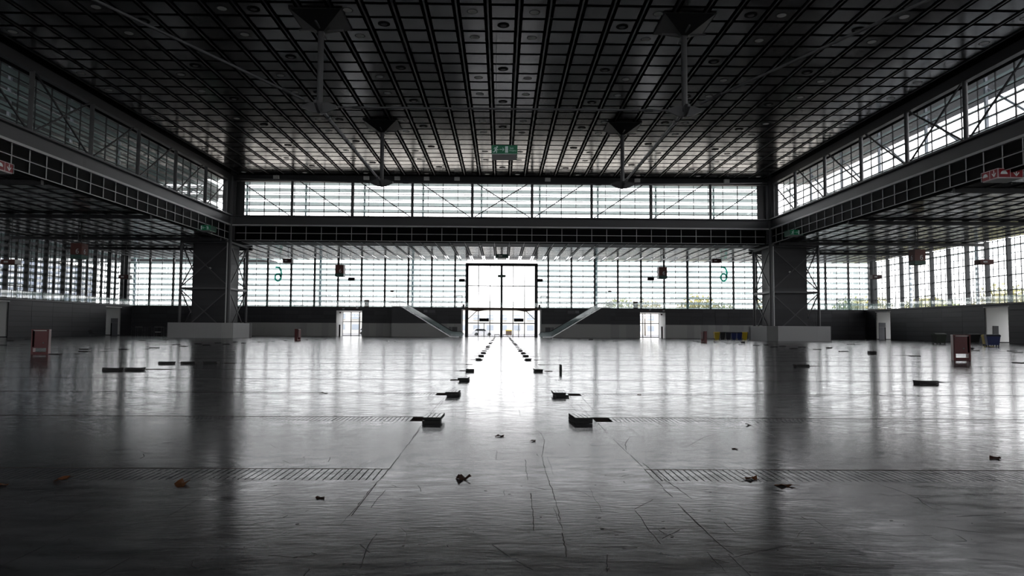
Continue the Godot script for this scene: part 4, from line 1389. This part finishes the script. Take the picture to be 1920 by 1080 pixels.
# ------------------------------------------------------------------ duct covers in place and lifted out
func build_covers() -> void:
	var cm := cover_mesh()
	var pitch := 0.28
	var root: Node3D = get_node("floor")
	# lifted covers that lie about: pixel spans [x0, x1, bottom y, layers]
	var loose := [
		[192.7, 220.7, 695, 2], [234, 264, 694.5, 2], [300, 320, 682.5, 2], [340, 364, 682.5, 2], [381, 407, 682.3, 2], [92, 110, 664.8, 1], [147, 166, 659.7, 1], [149, 166, 655.3, 1], [222, 239, 655.7, 1], [282, 295, 652.8, 1], [324, 336, 646.7, 1], [336, 349, 649.7, 1], [366, 376, 645, 1], [381, 392, 647.2, 1], [403, 413, 643.4, 1], [419, 430, 645.7, 1], [437, 443, 641.7, 1], [452, 460, 643.7, 1], [483, 490, 641.7, 1], [508, 515, 640.6, 1], [532, 539, 639.0, 1], [573, 579, 637.5, 1], [590, 596, 637, 1], [607, 613, 636.6, 1], [723, 729, 640, 1], [737, 743, 640, 1], [260, 272, 638.7, 1], [307, 316, 637.7, 1], [0, 11, 647.4, 1], [13, 26, 639.5, 1], [47, 56, 636.4, 1], [112, 120, 636.5, 1],
		[1494, 1516, 688, 2], [1723, 1759, 720.5, 2], [1633, 1642, 664, 4], [1709, 1728, 668.3, 1], [1577, 1590, 659.7, 1], [1528, 1540, 655.7, 1], [1552, 1560, 653.2, 2], [1484, 1495, 653.8, 1], [1500, 1510, 651.2, 1], [1463, 1474, 649.4, 1], [1448, 1457, 650.8, 1], [1415, 1424, 648.3, 1], [1434, 1440, 647, 1], [1392, 1397, 643.7, 4], [1387, 1397, 646.6, 1], [1380, 1387, 643.4, 1], [1364, 1369, 644.6, 1], [1360, 1365, 642.4, 1], [1341, 1347, 643.1, 1], [1340, 1344, 640.6, 1], [1309, 1314, 641.7, 1], [1302, 1306, 640.6, 1], [1591, 1600, 646.2, 1], [1604, 1613, 646.4, 1], [1818, 1824, 655.3, 3], [1824, 1837, 658, 1], [1893, 1907, 658.6, 1], [1903, 1920, 661.6, 1], [1908, 1922, 681.3, 1], [1150, 1158, 640.3, 1], [1131, 1138, 639.6, 1], [1104, 1112, 637.5, 3], [1080, 1090, 636, 1],
	]
	# covers still in place, nearest 300 as parts
	var mm: Array[Transform3D] = []
	var n := 0
	for r in rows.size():
		var z: float = rows[r]
		for s in [-1, 1]:
			var x0 := DL - 0.0 if s < 0 else DR
			var cnt := floori((row_span(z) - absf(x0)) / pitch)
			for i in cnt:
				if r > 0 and i == 0 and not (s > 0 and r == 3):
					continue
				var x: float = x0 + s * (pitch * (i + 0.5))
				var p := P(x, -0.003, z)
				var gap := false
				if r > 1 and r < 12:
					for q in loose:
						if absf(q[2] - 615.0) < 1.0:
							continue
						var lp := on_floor((q[0] + q[1]) / 2, q[2])
						if absf(lp.z + z) < ROWD / 2 and x > lp.x + 0.3 and x < lp.x + 0.9 and s < 0:
							gap = true
						if absf(lp.z + z) < ROWD / 2 and x > lp.x + 0.3 and x < lp.x + 1.0 and s > 0:
							gap = true
				if gap:
					continue
				if r < 4 and n < 296 and in_view(p):
					part(root, "duct_cover", cm, M.floor, Transform3D(Basis(), p))
					n += 1
				else:
					mm.append(Transform3D(Basis(), p))
	var mul := MultiMesh.new()
	mul.transform_format = MultiMesh.TRANSFORM_3D
	mul.mesh = cm
	mul.instance_count = mm.size()
	for i in mm.size():
		mul.set_instance_transform(i, mm[i])
	var mi := MultiMeshInstance3D.new()
	mi.name = "duct_covers"
	mi.multimesh = mul
	mi.material_override = M.floor
	mi.set_meta("kind", "stuff")
	root.add_child(mi)
	# stacks beside the open duct ends, along both edges of the aisle
	for r in range(1, rows.size()):
		var z: float = rows[r]
		for s in [-1, 1]:
			if r == 5 or (s > 0 and r == 3) or (r > 12 and rng.randf() < 0.25):
				continue
			var x := -1.08 if s < 0 else 1.30
			var lay := 2 if r < 9 else 1 + rng.randi() % 2
			for k in lay:
				lifted("slotted duct cover stacked along the aisle edge on the %s side" % ("dim" if s < 0 else "bright"), P(x + rng.randf_range(-0.05, 0.05) * (1 if k == 0 else 0.2), 0.048 * (k + 1), z - 0.28 + rng.randf_range(-0.05, 0.05)), (rng.randf_range(-0.06, 0.06) if s < 0 else rng.randf_range(-0.02, 0.10)), "covers stacked along the %s aisle edge" % ("dim" if s < 0 else "bright"))
	# one cover stands on its edge
	var up := thing("duct_cover_upright", "slotted duct cover standing upright on its edge beside the aisle", "duct cover", on_floor(1051.0, 698.3))
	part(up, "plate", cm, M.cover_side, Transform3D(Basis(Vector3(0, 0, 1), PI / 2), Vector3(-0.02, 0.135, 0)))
	for q in loose:
		var p := on_floor((q[0] + q[1]) / 2, q[2])
		var wpx: float = q[1] - q[0]
		var wid := wpx * absf(p.z) / F
		var turn := PI / 2 if wid > 0.42 else 0.0
		for k in q[3]:
			lifted("slotted duct cover lying loose on the open floor of the %s side" % ("dim" if p.x < 0 else "bright"), p + Vector3(rng.randf_range(-0.02, 0.02), 0.048 * (k + 1), -0.14), turn + rng.randf_range(-0.12, 0.12), "covers lying loose on the %s side" % ("dim" if p.x < 0 else "bright"))

var lifted_mesh: ArrayMesh
var lifted_skirt: ArrayMesh
func lifted(label: String, at: Vector3, turn: float, group: String) -> void:
	if lifted_mesh == null:
		lifted_mesh = cover_mesh()
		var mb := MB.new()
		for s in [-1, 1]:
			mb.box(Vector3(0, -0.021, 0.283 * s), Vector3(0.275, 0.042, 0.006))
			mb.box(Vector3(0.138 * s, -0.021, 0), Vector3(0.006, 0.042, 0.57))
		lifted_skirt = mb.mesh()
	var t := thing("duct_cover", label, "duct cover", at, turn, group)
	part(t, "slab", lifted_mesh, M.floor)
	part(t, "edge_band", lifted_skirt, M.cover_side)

# ------------------------------------------------------------------ leaves and scraps
func build_litter() -> void:
	var defs := [
		[870, 899, 0.075, M.leaf_dark, "dark crumpled leaf alone in the middle of the near floor", 1.0],
		[1408, 898, 0.085, M.leaf, "brown curled leaf lying on the near duct covers", 0.5],
		[1472, 911, 0.085, M.leaf, "orange flat leaf just before the near duct", 0.35],
		[116, 901, 0.09, M.leaf, "brown leaf in the dark beyond the near duct, with a dark stalk side", 0.5],
		[340, 909, 0.10, M.leaf, "orange-brown leaf before the near duct on the dim side", 0.5],
		[4, 911, 0.06, M.leaf, "small tan leaf at the dim edge of the near floor", 0.5],
		[938, 818, 0.06, M.leaf_dark, "small dark leaf on the aisle beyond the near duct", 0.5],
		[1403, 797, 0.07, M.leaf_dark, "small dark twisted scrap beyond the second duct", 0.6],
		[1866, 860, 0.08, M.leaf_dark, "black curled scrap on the bright side floor", 0.4],
		[607, 738, 0.09, M.leaf_dark, "dark leaf on the third duct of the dim side", 0.5],
		[1000, 827, 0.04, M.leaf_dark, "tiny dark crumb at the bend of the floor crack", 0.5],
		[1198, 740, 0.06, M.leaf, "tiny brown leaf on the third duct of the bright side", 0.5],
		[600, 934, 0.05, M.leaf_dark, "tiny dark scrap beside a pale fleck, before the near duct", 0.3],
		[1378, 842, 0.04, M.leaf_dark, "tiny scrap between the first two ducts", 0.5],
	]
	for d in defs:
		var t := thing("fallen_leaf", d[4], "leaf", on_floor(d[0], d[1]), rng.randf_range(0, TAU))
		var mb := MB.new()
		var r: float = d[2]
		var n := 9
		var rim := []
		for k in n:
			var a := TAU * k / n
			var rr := r * (0.55 + 0.45 * absf(cos(a * 2.5))) * rng.randf_range(0.8, 1.15)
			rim.append(Vector3(cos(a) * rr * 1.25, r * d[5] * maxf(0.03, rng.randf_range(-0.25, 0.9)), sin(a) * rr * 0.8))
		var c := Vector3(0, r * 0.12, 0)
		for k in n:
			mb.tri_out(c, rim[k], rim[(k + 1) % n], Vector3.UP)
			mb.tri_out(c - Vector3(0, 0.003, 0), rim[k] - Vector3(0, 0.003, 0), rim[(k + 1) % n] - Vector3(0, 0.003, 0), Vector3.DOWN)
		var bl := part(t, "blade", mb.mesh(), d[3])
		var st := MB.new()
		st.tube(c, c + Vector3(r * 1.5, r * 0.1, r * 0.3), 0.003, 0.002, 5)
		part(bl, "stalk", st.mesh(), M.leaf_dark)

# ------------------------------------------------------------------ outside
func build_outside() -> void:
	var g := thing("ground", "pale asphalt yard around the hall", "ground", Vector3.ZERO, 0.0, "", "structure")
	bpart(g, "asphalt", M.asphalt, P(0, -0.95, 60), Vector3(900, 0.1, 900))
	var mb := MB.new()
	# yard raised to door level in four pieces
	var xe := XO + 0.7
	top(mb, -450, 450, ZF + 0.61, 500)
	top(mb, -450, 450, -300, ZB - 0.6)
	top(mb, -450, -xe, ZB - 0.6, ZF + 0.61)
	top(mb, xe, 450, ZB - 0.6, ZF + 0.61)
	part(g, "yard", mb.mesh(), M.asphalt)
	# long low white building across the yard
	var b := thing("office_building", "long low white building with windows across the yard behind the entrance", "building", P(0, 0, 195))
	bpart(b, "wall", M.facade, Vector3(0, 3.3, -4), Vector3(150, 6.6, 8))
	bpart(b, "roof", M.roof_top, Vector3(0, 6.7, -4), Vector3(151, 0.25, 8.6))
	for i in 36:
		for h in [1.7, 4.6]:
			var w := bpart(b, "window", M.win, Vector3(-66 + 3.7 * i, h, 0.02), Vector3(1.9, 1.5, 0.08))
	for i in 36:
		bpart(b, "sill", M.roof_top, Vector3(-66 + 3.7 * i, 3.75, 0.1), Vector3(2.1, 0.1, 0.25))
	# the neighbouring hall beyond the canopy
	var nb := thing("neighbour_hall", "long blue-grey clad neighbouring hall across the yard on the dim side", "building", P(-205, 0, 150))
	bpart(nb, "wall", M.neighbour, Vector3(0, 15, 0), Vector3(10, 30, 400))
	for i in 15:
		bpart(nb, "cladding_strip", M.neighbour2, Vector3(5.05, 1.0 + 2.0 * i, 0), Vector3(0.12, 0.5, 400))
	bpart(nb, "roof", M.roof_top, Vector3(0, 30.2, 0), Vector3(11, 0.4, 401))
	# parked cars
	car("white parked car seen through the entrance doors, beside the middle post", P(-3.9, 0, 146), 0.12, M.car)
	car("white parked car seen through the dim-side lobby doors", P(-28.5, 0, 152), 0.1, M.car)
	car("silver parked car behind the bright half of the entrance", P(10.5, 0, 166), 1.7, M.outpost)
	var v := thing("delivery_crate", "yellow goods crate standing in the yard behind the entrance", "crate", P(1.6, 0.06, 152))
	bpart(v, "body", M.wood, Vector3(0, 0.5, 0), Vector3(1.3, 1.0, 1.0))
	bpart(v, "lid", M.yellow, Vector3(0, 1.03, 0), Vector3(1.36, 0.2, 1.06))
	for x in [-0.5, 0.5]:
		bpart(v, "runner", M.wood, Vector3(x, -0.0, 0), Vector3(0.12, 0.12, 1.0))
	# bare trees beyond the far front
	var k := 0
	for q in [[-62, 158, 9.5], [-44, 152, 8.5], [-37, 162, 10.5], [-30, 150, 9.0], [-23, 160, 10.0], [-13, 156, 8.0], [14, 160, 8.5], [24, 154, 9.5], [33, 162, 9.0], [46, 156, 8.0]]:
		tree(P(q[0], 0, q[1]), q[2], 40 + k, ["bare tree farthest out on the dim side beyond the far front", "bare tree beyond the far front outside the dim-side tower", "tall bare tree behind the dim-side teal numeral", "bare tree behind the dim-side number cube", "tall bare tree behind the dim-side lobby", "bare tree behind the dim-side escalator", "bare tree behind the bright-side escalator", "bare tree behind the bright-side lobby", "bare tree behind the bright-side number cube", "bare tree beyond the bright-side tower"][k])
		k += 1
	# hedges and shrubs on the bright side
	var sh := [shrub_mesh(3), shrub_mesh(4), shrub_mesh(5)]
	for i in 13:
		var p := P(100 + (i % 2) * 13.0 + rng.randf_range(-0.5, 0.5), 0, 40.0 + 12.5 * i)
		shrub(p, sh[i % 3], M.shrub if i % 2 else M.shrub2, rng.randf_range(3.9, 5.2), i)
	for i in 11:
		var p := P(36.0 + 12.0 * i, 0, 216.0 + (i % 2) * 15.0)
		shrub(p, sh[(i + 1) % 3], M.shrub2 if i % 3 else M.shrub, rng.randf_range(4.4, 5.8), 30 + i)

func shrub(p: Vector3, m: ArrayMesh, mt: Material, s: float, i: int) -> void:
	var t := thing("leafy_tree", "yellow-green bushy tree outside the bright side of the hall", "tree", p, i * 1.3, "bushy trees outside the bright side")
	part(t, "foliage", m, mt, Transform3D(Basis.from_scale(Vector3(s, s * 1.15, s)), Vector3(0, 0, 0)))
	var st := MB.new()
	st.tube(Vector3.ZERO, Vector3(0, s, 0), 0.12, 0.05, 6)
	part(t, "trunk", st.mesh(), M.bark)

func shrub_mesh(sd: int) -> ArrayMesh:
	var r := RandomNumberGenerator.new()
	r.seed = sd
	var mb := MB.new()
	for k in 1500:
		var d := Vector3(r.randfn(), r.randfn() * 0.8, r.randfn()).normalized() * pow(r.randf(), 0.4)
		var c := Vector3(d.x * 1.2, 1.0 + d.y * 1.0, d.z * 1.2)
		var a := Vector3(r.randfn(), r.randfn(), r.randfn()).normalized()
		var b := a.cross(Vector3(r.randfn(), r.randfn(), r.randfn()).normalized()).normalized()
		var s := r.randf_range(0.06, 0.12)
		mb.quad(c - a * s, c + b * s * 0.6, c + a * s, c - b * s * 0.6)
	return mb.mesh()

func tree(p: Vector3, h: float, sd: int, label: String) -> void:
	var r := RandomNumberGenerator.new()
	r.seed = sd
	var t := thing("bare_tree", label, "tree", p, r.randf_range(0, TAU), "bare trees beyond the far front")
	var tr := MB.new()
	tr.tube(Vector3.ZERO, Vector3(0.1, h * 0.45, 0), h * 0.018, h * 0.012, 8)
	part(t, "trunk", tr.mesh(), M.bark)
	var br := MB.new()
	grow(br, r, Vector3(0.1, h * 0.4, 0), Vector3.UP, h * 0.24, h * 0.010, 4)
	part(t, "branches", br.mesh(), M.bark)

func grow(mb: MB, r: RandomNumberGenerator, p: Vector3, d: Vector3, l: float, w: float, n: int) -> void:
	var q := p + d * l
	mb.tube(p, q, w, w * 0.6, 5, false)
	if n == 0:
		return
	for k in 3:
		var e := (d + Vector3(r.randfn(), r.randfn() * 0.5 + 0.1, r.randfn()) * 0.55).normalized()
		grow(mb, r, p.lerp(q, r.randf_range(0.6, 1.0)), e, l * r.randf_range(0.62, 0.82), w * 0.62, n - 1)

func car(label: String, p: Vector3, turn: float, m: Material) -> void:
	var t := thing("parked_car", label, "car", p, turn)
	var body := MB.new()
	body.prism(PackedVector2Array([Vector2(-2.1, 0.3), Vector2(2.1, 0.3), Vector2(2.15, 0.65), Vector2(1.9, 0.85), Vector2(1.0, 0.95), Vector2(-1.9, 0.98), Vector2(-2.15, 0.8)]), Vector3(0, 0, -0.85), Vector3(1, 0, 0), Vector3.UP, Vector3(0, 0, 1), 1.7)
	part(t, "body", body.mesh(), m)
	var cab := MB.new()
	cab.prism(PackedVector2Array([Vector2(1.0, 0.94), Vector2(0.35, 1.45), Vector2(-1.3, 1.47), Vector2(-1.95, 0.96)]), Vector3(0, 0, -0.72), Vector3(1, 0, 0), Vector3.UP, Vector3(0, 0, 1), 1.44)
	var cb := part(t, "cabin", cab.mesh(), m)
	var gl := MB.new()
	gl.prism(PackedVector2Array([Vector2(0.8, 0.98), Vector2(0.28, 1.38), Vector2(-1.22, 1.4), Vector2(-1.7, 0.99)]), Vector3(0, 0, -0.735), Vector3(1, 0, 0), Vector3.UP, Vector3(0, 0, 1), 1.47)
	part(cb, "side_window", gl.mesh(), M.car_glass)
	for x in [-1.3, 1.35]:
		for z in [-1, 1]:
			var w := MB.new()
			w.tube(Vector3(x, 0.32, z * 0.86 - 0.1), Vector3(x, 0.32, z * 0.86 + 0.1), 0.32, 0.32, 16)
			part(t, "wheel", w.mesh(), M.rubber)
